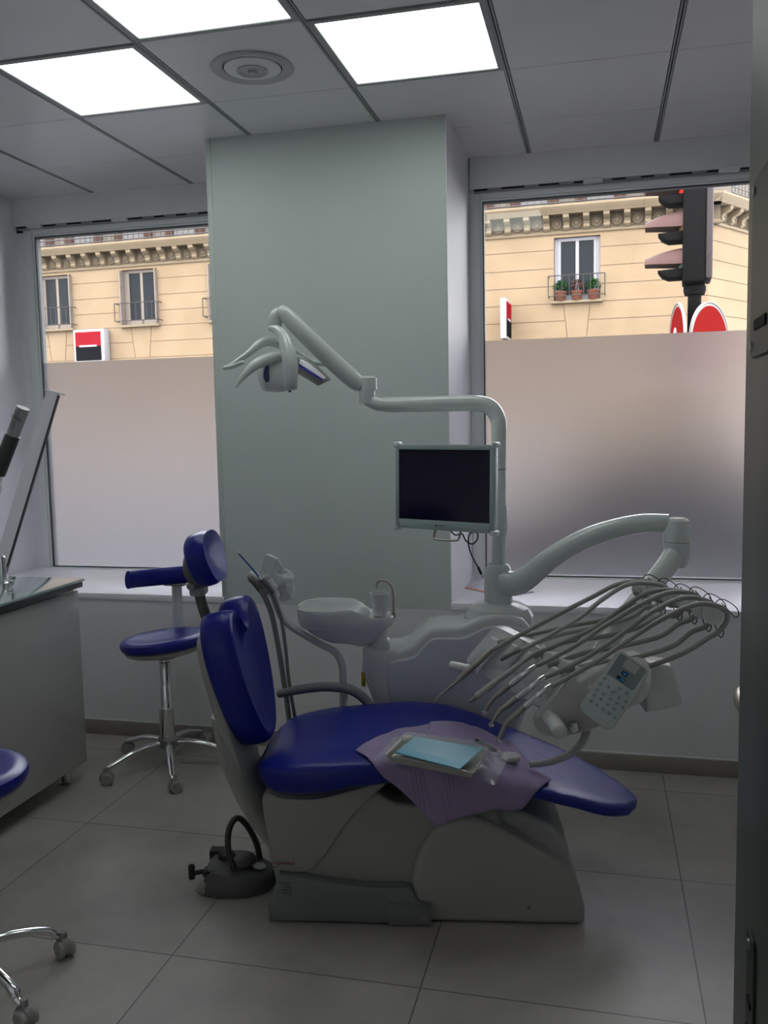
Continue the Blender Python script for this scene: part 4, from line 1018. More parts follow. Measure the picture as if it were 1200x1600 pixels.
tube('cord', [(0.5771, 0.3600, 1.1427), (0.5951, 0.3500, 1.1299), (0.6180, 0.3500, 1.1343), (0.6314, 0.3500, 1.1087), (0.6541, 0.3500, 1.0970), (0.6725, 0.3500, 1.1152), (0.6707, 0.3600, 1.1371), (0.6456, 0.3600, 1.1327), (0.6404, 0.3500, 1.0971), (0.6536, 0.3500, 1.0507), (0.6783, 0.3500, 1.0041)], .0027, M_black, cbl, 8, 5)
tube('plug', [(0.6738, 0.3500, 1.0135), (0.6850, 0.3500, 0.9878)], [(.0055, .004), (.0055, .004)], M_black, cbl, 10, 1)
tube('plug_tip', [(0.6850, 0.3500, 0.9878), (0.6895, 0.3500, 0.9762)], [(.004, .0025), (.004, .0025)], M_steel, cbl, 8, 1)

# ------------------------------------------------------------------ instrument table with six holders, handles, keypad
table = thing('instrument_table', 'grey white instrument table holding a row of handpieces over the blue leg rest', 'instrument table', (0.9717, 0.0000, 0.6227), frame=CF)
# holder slots: a stepped row going from far-left to near-right; each slopes down to the handpiece side
HB = [(0.7244, 0.1300, 0.7943), (0.7896, 0.0900, 0.7803), (0.8383, 0.0500, 0.7649), (0.8774, 0.0100, 0.7461), (0.9112, -0.0300, 0.7364), (0.9479, -0.0700, 0.7191)]     # back top edge of each slot
down = Vector((0.8386, -0.0700, 0.6034)) - Vector((0.9479, -0.0700, 0.7191))
down.normalize()
row = (Vector(HB[5]) - Vector(HB[0])).normalized()
nrm = row.cross(down).normalized()
if nrm.z < 0: nrm = -nrm
for k in range(6):
    o = Vector(HB[k]); a = row * .052
    s0 = .0; s1 = .085 if k else .11
    bm = bmesh.new()
    prof_ = []
    for (d, h) in ((-.012, -.030), (-.012, .0), (-.004, .005), (.02, .004), (s1 - .01, -.004), (s1, -.012), (s1, -.030)):
        prof_.append((d, h))
    rings = []
    for s_, g in ((-.026, .85), (-.024, 1), (.024, 1), (.026, .85)):
        rings.append([o + row * s_ + down * (d * (1 if g == 1 else .97)) + nrm * (h if g == 1 else h - .002) for d, h in prof_])
    add_loft(bm, rings)
    sl = finish('holder_slot', bm, M_tray, table, 35)
# deck body below the slots
c0 = Vector(HB[0]) - row * .03; c5 = Vector(HB[5]) + row * .035
def deck(o, sc_=1.0):
    return [o + down * d * sc_ + nrm * h * sc_ for d, h in ((-.05, -.010), (-.02, -.018), (.10, -.028), (.125, -.038), (.13, -.055), (.10, -.075), (.03, -.085), (-.05, -.070), (-.07, -.04))]
bm = bmesh.new(); add_loft(bm, [deck(c0 - row * .028, .80), deck(c0 - row * .02, .93), deck(c0), deck((c0 + c5) / 2), deck(c5), deck(c5 + row * .006, .97)])
finish('deck', bm, M_tray, table, 40)
# near cheek with rounded nose
ck = smooth2([(0.9438, 0.7522), (0.9614, 0.7319), (1.0062, 0.7562), (1.0643, 0.7845), (1.0973, 0.7764), (1.0978, 0.6856), (1.0709, 0.6247), (1.0164, 0.5898), (0.9479, 0.5689), (0.8908, 0.5604), (0.8435, 0.5725), (0.8258, 0.6093), (0.8594, 0.6544), (0.8988, 0.6994)], 3)
prism('end_cheek', ck, 'y', -.135, -.085, P('cheek_plastic', (.56, .56, .54), .32), table, bev=.014, seg=4, smooth=50)
prism('rear_body', smooth2([(0.9645, 0.7214), (1.0832, 0.7729), (1.1815, 0.7790), (1.1824, 0.6703), (1.0840, 0.6184), (0.9846, 0.5973)], 3), 'y', -.09, .06, M_tray, table, bev=.02, seg=3, smooth=50)
prism('arm_bracket', [(1.1781, 0.7750), (1.2574, 0.7626), (1.2674, 0.7543), (1.2944, 0.6468), (1.2846, 0.6343), (1.1794, 0.6131)], 'y', -.06, .05, M_tray, table, bev=.010, seg=3, smooth=50)
bm = bmesh.new(); add_tube(bm, [(0.6584, 0.1000, 0.7038), (0.6096, 0.1100, 0.7119), (0.5733, 0.1200, 0.7179)], [.014, .0145, .014], 20, 3, dome=.6); finish('side_handle', bm, M_white, table)
bm = bmesh.new(); add_tube(bm, [(0.8690, -0.1200, 0.6264), (0.8839, -0.1600, 0.6138), (0.8950, -0.2100, 0.6035)], [.024, .024, .0235], 24, 3, dome=.35); finish('side_handle', bm, M_white, table)
lathe('chrome_knob', [(0, 0), (.014, 0), (.015, .006), (.015, .020), (.013, .028), (0, .029)], M_chrome, table, 24, axis_m((0.9410, -0.1500, 0.6147), (0.9449, -0.1500, 0.5845)))
tube('mount_stem', [(1.0597, 0.0700, 0.7723), (1.0590, 0.0400, 0.7378), (1.0624, 0.0000, 0.7070)], .028, M_white, table, 18, 2)
# curved tray arm with its round pad
tube('tray_arm', [(0.9990, -0.0600, 0.6049), (0.9971, -0.0600, 0.5592), (0.9798, -0.0700, 0.5212), (0.9407, -0.0800, 0.4873), (0.8799, -0.0900, 0.4658), (0.8153, -0.1000, 0.4588)], [.0125, .0125, .012, .012, .0115, .010], M_hose2, table, 16, 5)
lathe('round_pad', [(0, 0), (.030, 0), (.033, .004), (.033, .010), (.028, .015), (.012, .016), (0, .0165)], M_lgrey, table, 28, Matrix.Translation((*(0.7541, -0.0950, 0.4750)[:2], seat_top(*(0.7541, -0.0950, 0.4750)[:2]) + .012)))
# keypad: a thick rounded pod with a membrane face
K0, K1, K2, K3 = Vector((1.0740, -0.1300, 0.8304)), Vector((1.1802, -0.1600, 0.7851)), Vector((1.0400, -0.2200, 0.6040)), Vector((0.9506, -0.1900, 0.6679))
ky = ((K0 - K3) + (K1 - K2)).normalized(); kx = ((K1 - K0) + (K2 - K3)); kx = (kx - ky * kx.dot(ky)).normalized(); kz = kx.cross(ky)
if kz.y > 0: kz = -kz
kc = (K0 + K1 + K2 + K3) / 4
KW = ((K1 - K0).length + (K2 - K3).length) / 2; KH = ((K0 - K3).length + (K1 - K2).length) / 2
KM = frame_m(kc, kx, ky, kx.cross(ky))
ks = 1 if (kx.cross(ky)).y < 0 else -1           # which way the face looks
kout = rrect(0, 0, KW, KH, .024, 6)
pad = pillow('keypad_pod', kout, [(0, -.078 * ks), (.60, -.075 * ks), (.76, -.064 * ks), (.90, -.036 * ks), (.97, -.010 * ks), (1.0, -.002 * ks), (.99, .003 * ks), (.955, .004 * ks), (.94, .002 * ks), (0, .002 * ks)], KM, P('pod_plastic', (.56, .57, .55), .3), table)
pillow('keypad_face', rrect(0, 0, KW * .93, KH * .955, .020, 6), [(0, .0015 * ks), (1, .0015 * ks), (1, .0034 * ks), (.98, .0038 * ks), (0, .0038 * ks)], KM, P('keypad_membrane', (.52, .60, .58), .3, coat=.3), pad)
fz = .0040
def kbox(bm, x, y, w, h, z0=.0036, z1=.0046): add_box(bm, (x - w / 2, y - h / 2, min(z0 * ks, z1 * ks)), (x + w / 2, y + h / 2, max(z0 * ks, z1 * ks)), mat=KM)
bm = bmesh.new(); add_prism(bm, rrect(0, KH * .295, KW * .78, KH * .34, .008), 'z', .0036 * ks, .0043 * ks); bmesh.ops.transform(bm, matrix=KM, verts=bm.verts)
finish('display_window', bm, P('display_window_grey', (.24, .29, .28), .12, coat=.5), pad, 30)
bm = bmesh.new(); kbox(bm, .002, KH * .385, KW * .38, KH * .13, .0040, .0050); finish('display_patch', bm, P('display_pale', (.46, .49, .47), .2), pad)
bm = bmesh.new(); kbox(bm, -.002, KH * .255, .019, .013, .0038, .0052); kbox(bm, -.004, KH * .17, .026, .010, .0038, .0052); finish('status_display', bm, P('status_blue', (.01, .06, .14), .2), pad)
M_blu = emit('display_digits', (.08, .35, .8), .16)
bm = bmesh.new(); kbox(bm, -.001, KH * .255, .010, .004, .0046, .0056); kbox(bm, .002, KH * .17, .012, .004, .0046, .0056); finish('status_digits', bm, M_blu, pad)
bm = bmesh.new(); bm2 = bmesh.new(); rk = random.Random(5)
for r_i, (yy, xs2_) in enumerate(((.13, (-.038,)), (.055, (-.038, .008, .030)), (-.01, (-.018, .004)), (-.045, (-.040, -.002, .020, .041)), (-.13, (-.038, -.017, .004, .024, .042)), (-.21, (-.036, -.016, .006, .026)), (-.30, (-.034, -.017, .002, .021, .040)))):
    for x in xs2_:
        x = x * KW / .105; y = yy * KH
        add_lathe(bm, [(.0058, .0036), (.0058, .0046), (.0066, .0046), (.0066, .0036)], 18, KM @ Matrix.Translation((x, y, 0)) @ (Matrix() if ks > 0 else Matrix.Rotation(PI, 4, 'X')))
        a = rk.uniform(0, PI)
        for q in range(2):
            Rm = KM @ Matrix.Translation((x, y, 0)) @ Matrix.Rotation(a + q * 1.1, 4, 'Z')
            add_box(bm2, (-.0032, -.0007 + q * .001, min(.0036 * ks, .0048 * ks)), (.0030, .0007 + q * .001, max(.0036 * ks, .0048 * ks)), mat=Rm)
finish('key_outline', bm, P('key_outline_grey', (.30, .35, .34), .4), pad)
finish('key_symbol', bm2, P('key_print', (.05, .065, .065), .5), pad)
tube('keypad_stalk', [tuple(kc + Vector((.0, .05, .0))), (kc.x + .03, .0 - .06, kc.z + .01), (kc.x + .07, -.03, kc.z + .015)], .028, M_tray, table, 18, 3)
tube('pad_hinge', [(1.0000, -0.0900, 0.7311), (1.0016, -0.1300, 0.7147)], [.018, .016], M_white, table, 18, 1, dome=.4)

# hose supports: white rollers and black wire loops on the lower arm
HG = [(1.2001, 0.1300, 0.9700), (1.2388, 0.0900, 0.9645), (1.2822, 0.0500, 0.9532), (1.3180, 0.0100, 0.9507), (1.3507, -0.0300, 0.9364), (1.3763, -0.0700, 0.9267)]
rack = thing('hose_rack', 'row of pale rollers with black wire loops carrying the instrument hoses', 'hose rack', (1.2626, 0.0500, 0.9033), frame=CF)
tube('rack_bar', [tuple(Vector(HG[0]) - Vector((.02, 0, .012))), tuple(Vector(HG[5]) - Vector((-.01, 0, .012)))], .006, M_greyp, rack, 10, 1)
tube('rack_post', [(1.2258, 0.2600, 0.9141), (1.2345, 0.2000, 0.9039), (1.2584, 0.1200, 0.9202), (1.2693, 0.0800, 0.9389)], .010, M_white, rack, 12, 4)
for k in range(6):
    g = Vector(HG[k])
    m_ = frame_m(g, Vector((.8, -.6, 0)), Vector((0, 0, 1)), Vector((-.6, -.8, 0)))
    lathe('roller', [(0, -.010), (.026, -.010), (.028, -.006), (.022, -.002), (.022, .004), (.028, .008), (.026, .012), (.010, .013), (.008, .016), (0, .016)], P('roller_plastic', (.68, .70, .68), .35), rack, 28, m_)
    d = Vector((.030, -.012, -.004))
    pts = [g + Vector((.004, 0, .020)), g + Vector((.010, -.006, .045)), g + Vector((.030, -.012, .050)), g + Vector((.062, -.02, .028)), g + Vector((.070, -.022, .004)), g + Vector((.058, -.02, -.001)), g + Vector((.036, -.014, .024)), g + Vector((.022, -.01, .040))]
    pts2 = [g + Vector((.006, .0, -.030)), g + Vector((.014, -.008, -.058)), g + Vector((.024, -.01, -.068)), g + Vector((.030, -.01, -.050)), g + Vector((.020, -.006, -.030))]
    bm = bmesh.new(); add_tube(bm, pts, .0016, 6, 5); add_tube(bm, pts2, .0016, 6, 5)
    finish('wire_loop', bm, M_black, rack)

# the six instruments, each with its hose: table back edge -> low path -> over the rack -> handpiece
def inst(k, name, lab, hosem, low, up, hr=.0078):
    t = thing(name, lab, 'dental instrument', up[-1], 'instruments in the table holders', frame=CF)
    g = Vector(HG[k])
    b0 = Vector(HB[k]) + nrm * .006 + row * .010
    turn = [tuple(g + Vector((.012, -.012, -.052))), tuple(g + Vector((.034, -.016, -.020))), tuple(g + Vector((.036, -.016, .010))), tuple(g + Vector((.012, -.012, .030)))]
    pts = [tuple(b0)] + low + turn + up
    tube('hose', pts, hr, hosem, t, 12, 5)
    return t
def along(t, name, p, q, prof_, mat, seg=20):
    p = Vector(p); q = Vector(q); L_ = (q - p).length
    return lathe(name, [(r, s * L_) for s, r in prof_], mat, t, seg, axis_m(p, q))
yk = [.13, .09, .05, .01, -.03, -.07]
t = inst(0, 'ultrasonic_scaler', 'long bronze grey scaler handpiece with a thin bent tip, farthest left in the row', M_hose,
     [(0.8629, 0.1300, 0.8246), (0.9896, 0.1300, 0.8524), (1.0945, 0.1300, 0.8737), (1.1673, 0.1300, 0.9186)], [(1.1233, 0.1200, 0.9894), (1.0387, 0.1100, 0.9491), (0.9229, 0.1000, 0.8917), (0.8171, 0.0900, 0.8364), (0.7386, 0.0800, 0.7959), (0.6898, 0.0750, 0.7692)])
along(t, 'handle', (0.7068, 0.0770, 0.7795), (0.5447, 0.0550, 0.6406), [(0, .0), (.0, .0095), (.12, .011), (.45, .0105), (.62, .0115), (.66, .009), (.9, .007), (1, .0035), (1, 0)], M_steeld)
tube('tip', [(0.5469, 0.0550, 0.6428), (0.5319, 0.0550, 0.6319), (0.5233, 0.0550, 0.6210), (0.5169, 0.0550, 0.6123)], [.0028, .0018, .0014, .0008], M_steel, t, 8, 4)
t = inst(1, 'suction_coupling', 'empty hose end with a short grey ribbed coupling, second in the row', M_hose2,
     [(0.9216, 0.0900, 0.8253), (1.0462, 0.0900, 0.8528), (1.1595, 0.0900, 0.8844), (1.2146, 0.0900, 0.9203)], [(1.1567, 0.0800, 0.9986), (1.0734, 0.0700, 0.9546), (0.9900, 0.0600, 0.8917), (0.8968, 0.0550, 0.8359), (0.8239, 0.0500, 0.7990), (0.7928, 0.0500, 0.7863)])
along(t, 'coupling', (0.7991, 0.0500, 0.7906), (0.7321, 0.0450, 0.7578), [(0, 0), (0, .0078), (.1, .0095), (.3, .0095), (.34, .0088), (.6, .0088), (.64, .0098), (.97, .0098), (1, .009), (1, 0)], M_greyp)
t = inst(2, 'polymerisation_lamp', 'light grey slim instrument with a dark grey tip, third in the row', M_hose,
     [(0.9374, 0.0500, 0.8116), (1.0603, 0.0500, 0.8304), (1.1821, 0.0500, 0.8616), (1.2526, 0.0500, 0.8991)], [(1.2093, 0.0400, 0.9785), (1.1271, 0.0300, 0.9331), (1.0248, 0.0200, 0.8628), (0.9222, 0.0100, 0.8195), (0.8398, -0.0000, 0.7866), (0.7929, 0.0000, 0.7551)])
along(t, 'handle', (0.8215, 0.0000, 0.7761), (0.6522, -0.0150, 0.6498), [(0, .0), (0, .006), (.2, .0075), (.45, .010), (.7, .012), (.97, .0115), (1, .010), (1, 0)], M_lgrey)
along(t, 'tip', (0.6543, -0.0150, 0.6519), (0.6315, -0.0170, 0.6334), [(0, 0), (0, .0105), (.3, .0085), (.9, .006), (1, .005), (1, 0)], M_greyp)
def turbine(k, lab, low, up, A, B, C_, D_, hr=.0078):
    t = inst(k, 'dental_handpiece', lab, M_hose, low, up, hr)
    along(t, 'coupling', A, B, [(0, 0), (0, .0080), (.15, .0105), (.5, .0105), (.52, .0092), (.56, .0092), (.58, .0113), (.95, .0113), (1, .0105), (1, 0)], M_chrome)
    tube('body', [B, tuple(Vector(B) * .5 + Vector(C_) * .5), C_, D_], [.0105, .0094, .0078, .0062], M_steeld, t, 18, 5)
    d = (Vector(D_) - Vector(C_)).normalized()
    lathe('head', [(0, -.007), (.0066, -.007), (.0076, -.004), (.0076, .005), (.006, .008), (0, .009)], M_chrome, t, 18, axis_m(Vector(D_), Vector(D_) + Vector((.45, .0, -1))))
    return t
turbine(3, 'silver turbine handpiece with chrome coupling, fourth in the row', [(1.0032, 0.0100, 0.7880), (1.1140, 0.0100, 0.8087), (1.2339, 0.0100, 0.8397), (1.2931, 0.0100, 0.8808)], [(1.2597, -0.0000, 0.9837), (1.1668, -0.0200, 0.9494), (1.0664, -0.0300, 0.8907), (0.9658, -0.0400, 0.8257), (0.8861, -0.0400, 0.7805), (0.8415, -0.0450, 0.7612)],
     (0.8395, -0.0450, 0.7612), (0.7565, -0.0500, 0.7005), (0.7036, -0.0550, 0.6562), (0.6768, -0.0600, 0.6160))
turbine(4, 'silver handpiece with bent neck and chrome coupling, fifth in the row', [(1.0371, -0.0300, 0.7674), (1.1462, -0.0300, 0.7818), (1.2642, -0.0300, 0.8186), (1.3224, -0.0300, 0.8634)], [(1.2950, -0.0400, 0.9751), (1.2012, -0.0600, 0.9394), (1.1082, -0.0700, 0.8735), (1.0092, -0.0800, 0.8074), (0.9203, -0.0850, 0.7601), (0.8567, -0.0900, 0.7330)],
     (0.8646, -0.0900, 0.7411), (0.7771, -0.0950, 0.6731), (0.7210, -0.1000, 0.6294), (0.6946, -0.1050, 0.5899))
turbine(5, 'silver handpiece with long bent neck, nearest and last in the row', [(1.0502, -0.0700, 0.7437), (1.1578, -0.0700, 0.7580), (1.2836, -0.0700, 0.8045), (1.3601, -0.0700, 0.8527)], [(1.3270, -0.0800, 0.9629), (1.2457, -0.1000, 0.9377), (1.1579, -0.1100, 0.8888), (1.0510, -0.1200, 0.8179), (0.9540, -0.1250, 0.7593), (0.8797, -0.1300, 0.7205)],
     (0.8797, -0.1300, 0.7245), (0.7974, -0.1350, 0.6574), (0.7381, -0.1400, 0.6022), (0.7140, -0.1450, 0.5531))

# ------------------------------------------------------------------ on the seat: paper bib, wrapped instrument tray
M_paper = P('lilac_paper', (.30, .24, .40), .75)
def paper_mat():
    m = M_paper; n = m.node_tree.nodes; l = m.node_tree.links; b = n['Principled BSDF']
    t = n.new('ShaderNodeTexCoord'); mp = n.new('ShaderNodeMapping'); mp.inputs['Rotation'].default_value = (0, 0, math.radians(20))
    w = n.new('ShaderNodeTexWave'); w.wave_type = 'BANDS'; w.bands_direction = 'Y'; w.inputs['Scale'].default_value = 42; w.inputs['Distortion'].default_value = .2
    bp = n.new('ShaderNodeBump'); bp.inputs['Strength'].default_value = .8; bp.inputs['Distance'].default_value = .0012
    l.new(t.outputs['Object'], mp.inputs[0]); l.new(mp.outputs[0], w.inputs[0]); l.new(w.outputs['Fac'], bp.inputs['Height']); l.new(bp.outputs[0], b.inputs['Normal'])
paper_mat()
def resample(pts, n):
    P_ = [Vector((p[0], p[1], 0)) for p in pts]; L_ = [0]
    for a, b in zip(P_[:-1], P_[1:]): L_.append(L_[-1] + (b - a).length)
    out = []
    for i in range(n + 1):
        s = L_[-1] * i / n
        for k in range(len(P_) - 1):
            if s <= L_[k + 1] + 1e-9:
                u = (s - L_[k]) / max(1e-9, L_[k + 1] - L_[k]); out.append(P_[k].lerp(P_[k + 1], u)); break
    return out
PB = [[(0.2775, -0.1877), (0.368, -0.315), (0.438, -0.37), (0.5204, -0.4571), (0.6, -0.41), (0.7, -0.345), (0.78, -0.31), (0.8776, -0.1446)], [(0.3889, 0.0015), (0.6074, 0.1247)], [(0.2775, -0.1877), (0.323, -0.093), (0.3889, 0.0015)], [(0.8776, -0.1446), (0.7728, 0.0891), (0.6074, 0.1247)]]
NU, NV = 48, 34
bt, tp_, lf_, rt_ = resample(PB[0], NU), resample(PB[1], NU), resample(PB[2], NV), resample(PB[3], NV)
def drape(x, s):
    w = prof(x, WID) - .012 - YC
    if s >= -w: y, z = s, seat_top(x, max(s, -w)) + .004
    else:
        over = -w - s; r = .025
        if over < r * PI / 2: a = over / r; y = -w - r * math.sin(a); z = seat_top(x, -w) + .004 - r * (1 - math.cos(a))
        else: y = -w - r - .10 * (over - r * PI / 2); z = seat_top(x, -w) + .004 - r - .99 * (over - r * PI / 2)
    z += .0025 * math.sin(x * 31 + s * 22) * math.sin(s * 40 - x * 9) + (.0025 if s > -w else 0)
    if s < -w: y -= .006 * math.sin(x * 60)
    return Vector((x, y, z))
bm = bmesh.new(); G = []
for j in range(NV + 1):
    v = j / NV; row_ = []
    for i in range(NU + 1):
        u = i / NU
        q = bt[i] * (1 - v) + tp_[i] * v + lf_[j] * (1 - u) + rt_[j] * u - (bt[0] * (1 - u) * (1 - v) + bt[-1] * u * (1 - v) + tp_[0] * (1 - u) * v + tp_[-1] * u * v)
        row_.append(bm.verts.new(drape(q.x, q.y)))
    G.append(row_)
for j in range(NV):
    for i in range(NU): bm.faces.new((G[j][i], G[j][i + 1], G[j + 1][i + 1], G[j + 1][i]))
pp = finish('paper_bib', bm, M_paper, None, 60)
sm_ = pp.modifiers.new('thick', 'SOLIDIFY'); sm_.thickness = .0008; sm_.offset = 1
solo(pp, 'lilac ribbed paper bib draped over the blue seat under the wrapped instruments', 'paper bib', (.55, -.15, .56), frame=CF)
def onseat(x, y, h=0.0): return Vector((x, y, seat_top(x, y) + .010 + h))
T0, T1, T2, T3 = [Vector((*q[:2], 0)) for q in ((0.3748, -0.3289, 0), (0.4188, -0.1676, 0), (0.6858, -0.153, 0), (0.6343, -0.3756, 0))]     # near-left, far-left, far-right, near-right corners of the tray
zt0 = max(onseat(v.x, v.y).z for v in (T0, T1, T2, T3)); 
tn = Vector((0, 0, 1))
za = max(onseat(T0.x, T0.y).z, onseat(T1.x, T1.y).z) + .006; zb_ = max(onseat(T2.x, T2.y).z, onseat(T3.x, T3.y).z) + .016
def tz(x): return za + (zb_ - za) * (x - T0.x) / (T2.x - T0.x)
tray = thing('instrument_tray', 'translucent tray of wrapped dental instruments with blue card, on the lilac bib', 'instrument tray', ((T0.x + T2.x) / 2, (T0.y + T2.y) / 2, tz((T0.x + T2.x) / 2)), frame=CF)
def quad_ring(s, h, n=6):
    c = (T0 + T1 + T2 + T3) / 4; out = []
    C4 = [c + (v - c) * s for v in (T0, T1, T2, T3)]
    for i in range(4):
        a, b, d = C4[i], C4[(i - 1) % 4], C4[(i + 1) % 4]
        r = .016
        p1 = a + (b - a).normalized() * r; p2 = a + (d - a).normalized() * r
        for k in range(n + 1):
            u = k / n; q = p1 * (1 - u) ** 2 + a * 2 * u * (1 - u) + p2 * u * u
            out.append(Vector((q.x, q.y, tz(q.x) + h)))
    return out
bm = bmesh.new(); add_loft(bm, [quad_ring(.86, .0), quad_ring(.93, .001), quad_ring(.97, .016), quad_ring(1.0, .017), quad_ring(1.0, .019), quad_ring(.955, .018), quad_ring(.92, .004), quad_ring(.3, .004)])
finish('tray_shell', bm, P('tray_clear_beige', (.50, .50, .45), .25, trans=.35), tray, 40)
def tp(u, v, h): 
    q = (T0 * (1 - u) + T3 * u) * (1 - v) + (T1 * (1 - u) + T2 * u) * v
    return Vector((q.x, q.y, tz(q.x) + h))
bm = bmesh.new()
top = [tp(.10, .16, .024), tp(.84, .03, .022), tp(.97, .80, .034), tp(.17, .93, .032)]
V = [bm.verts.new(q) for q in top]; W = [bm.verts.new(q - Vector((0, 0, .0035))) for q in top]
bm.faces.new(V); bm.faces.new(W[::-1])
for i in range(4): bm.faces.new((V[i], W[i], W[(i + 1) % 4], V[(i + 1) % 4]))
finish('blue_card', bm, P('blue_card', (.05, .36, .50), .4), tray, 0)
tube('wooden_stick', [tp(.12, .93, .022), tp(.45, 1.0, .024), tp(.72, .97, .024)], [.004, .005, .001], P('beige_stick', (.42, .34, .27), .6), tray, 8, 3)
tube('metal_instrument', [tp(.08, .16, .012), tp(.9, .10, .012)], .003, M_steel, tray, 8, 1)
lathe('cotton_dish', [(0, 0), (.016, 0), (.018, .008), (.014, .014), (0, .015)], P('pale_dish', (.50, .50, .45), .4), tray, 20, Matrix.Translation(tp(.08, .92, .016)))
# clear wrap, puffed over the tray with crumpled ends
rr = random.Random(11); NUw, NVw = 26, 16; bm = bmesh.new(); G = []
for j in range(NVw + 1):
    row_ = []
    for i in range(NUw + 1):
        u = -.12 + 1.36 * i / NUw; v = -.07 + 1.17 * j / NVw
        q = tp(u, v, 0)
        d = max(0, -u, u - 1) * .24 + max(0, -v, v - 1) * .12
        edge = min(1, max(0, min(v + .07, 1.10 - v) * 9)) * min(1, max(0, min(u + .12, 1.24 - u) * 5))
        h = .004 + .038 * edge + rr.uniform(-.003, .003) * (1 + 2.2 * (u > 1 or u < 0))
        if u > .98: h = .006 + .030 * edge * rr.uniform(.4, 1.3)
        row_.append(bm.verts.new(Vector((q.x, q.y, max(q.z + h, onseat(q.x, q.y).z + .002)))))
    G.append(row_)
for j in range(NVw):
    for i in range(NUw): bm.faces.new((G[j][i], G[j][i + 1], G[j + 1][i + 1], G[j + 1][i]))
w_ = finish('clear_wrap', bm, M_wrap, tray, 180)
# black clip bar lying on the seat behind the bib
t = tube('clip_bar', [tuple(Vector((0.6473, 0.0000, 0.5213))), tuple(Vector((0.7182, -0.0200, 0.4777)))], [(.006, .003), (.006, .003)], M_black, None, 8, 1)
b0_ = onseat((0.6467, -0.0245, 0.5300)[0], (0.6467, -0.0245, 0.5300)[1], .002); b1_ = onseat((0.7166, -0.0527, 0.4900)[0], (0.7166, -0.0527, 0.4900)[1], .002)
bpy.data.objects.remove(t)
bm = bmesh.new(); add_tube(bm, [tuple(b0_), tuple(b1_)], [(.007, .003), (.007, .003)], 8, 1)
t = finish('clip_bar', bm, M_black, None); solo(t, 'small flat black bar lying on the bib beside the far seat edge', 'clip', tuple(b0_), frame=CF)

# ------------------------------------------------------------------ foot control on the floor
PM = Matrix.Translation((1.565, -.235, 0)) @ Matrix.Rotation(math.radians(12), 4, 'Z')
ped = thing('foot_control', 'dark grey foot control pedal with hoop handle on the floor by the chair', 'foot control', (0, 0, 0), frame=PM)
fo_ = smooth2([(-.095, -.085), (-.02, -.105), (.06, -.095), (.115, -.055), (.135, .0), (.12, .05), (.06, .085), (-.03, .09), (-.085, .06), (-.105, -.01)], 4)
bm = bmesh.new()
def fring(s, z, tilt=0): return [Vector((x * s, y * s, z + tilt * (-x))) for x, y in fo_]
add_loft(bm, [fring(.3, .002), fring(.97, .002), fring(1.0, .008), fring(.98, .035), fring(.93, .055, .10), fring(.86, .068, .15), fring(.5, .074, .16)])
finish('body', bm, M_foot, ped, 40)
bm = bmesh.new(); add_loft(bm, [[Vector((x * .40 + .01, y * .42 + .02, z)) if True else 0 for x, y in fo_] for z in (.06,)] + [[Vector((x * s * .5 - .005, y * s * .5 + .01, z)) for x, y in fo_] for s, z in ((1.0, .072), (.9, .088), (.7, .094), (.1, .096))])
finish('hump', bm, M_foot, ped, 50)
tube('hoop_handle', [(.005, -.055, .06), (-.015, -.055, .13), (-.018, -.045, .19), (-.008, -.02, .222), (.008, .01, .222), (.03, .04, .18), (.055, .06, .11), (.065, .065, .05)], [.0105] * 8, P('hoop_dark', (.06, .06, .062), .3), ped, 16, 5)
lathe('disc_badge', [(0, 0), (.022, 0), (.022, .003), (0, .0035)], P('badge_silver', (.40, .40, .40), .3, metal=.4), ped, 28, Matrix.Translation((.075, -.01, .063)) @ Matrix.Rotation(.15, 4, 'Y'))
lathe('disc_badge', [(0, 0), (.011, 0), (.011, .003), (0, .0035)], P('badge_silver', (0, 0, 0)), ped, 24, Matrix.Translation((-.035, -.068, .073)) @ Matrix.Rotation(.15, 4, 'Y'))
bm = bmesh.new()
add_lathe(bm, [(0, 0), (.028, 0), (.030, .008), (.026, .020), (.012, .026), (0, .027)], 24, Matrix.Translation((-.035, .0, .086)))
finish('control_knob', bm, M_black, ped, 40)
bm = bmesh.new(); add_tube(bm, [(-.085, -.055, .072), (-.135, -.06, .066)], .008, 12, 1); add_tube(bm, [(-.140, -.061, .050), (-.140, -.061, .092)], .011, 14, 1, dome=.5); add_box(bm, (-.10, -.080, .060), (-.055, -.040, .082), .005, 2)
finish('side_lever', bm, M_black, ped, 40)
bm = bmesh.new(); add_box(bm, (-.095, .035, .078), (-.035, .075, .094), .004, 2); add_box(bm, (-.103, .035, .055), (-.092, .075, .094), .003, 2)
finish('side_lever', bm, M_black, ped, 40)
prism('metal_plate', [(-.128, .020), (-.09, .045), (-.085, .035), (-.085, .008), (-.10, .004)], 'y', -.085, -.055, M_steel, ped, bev=.001, seg=1)

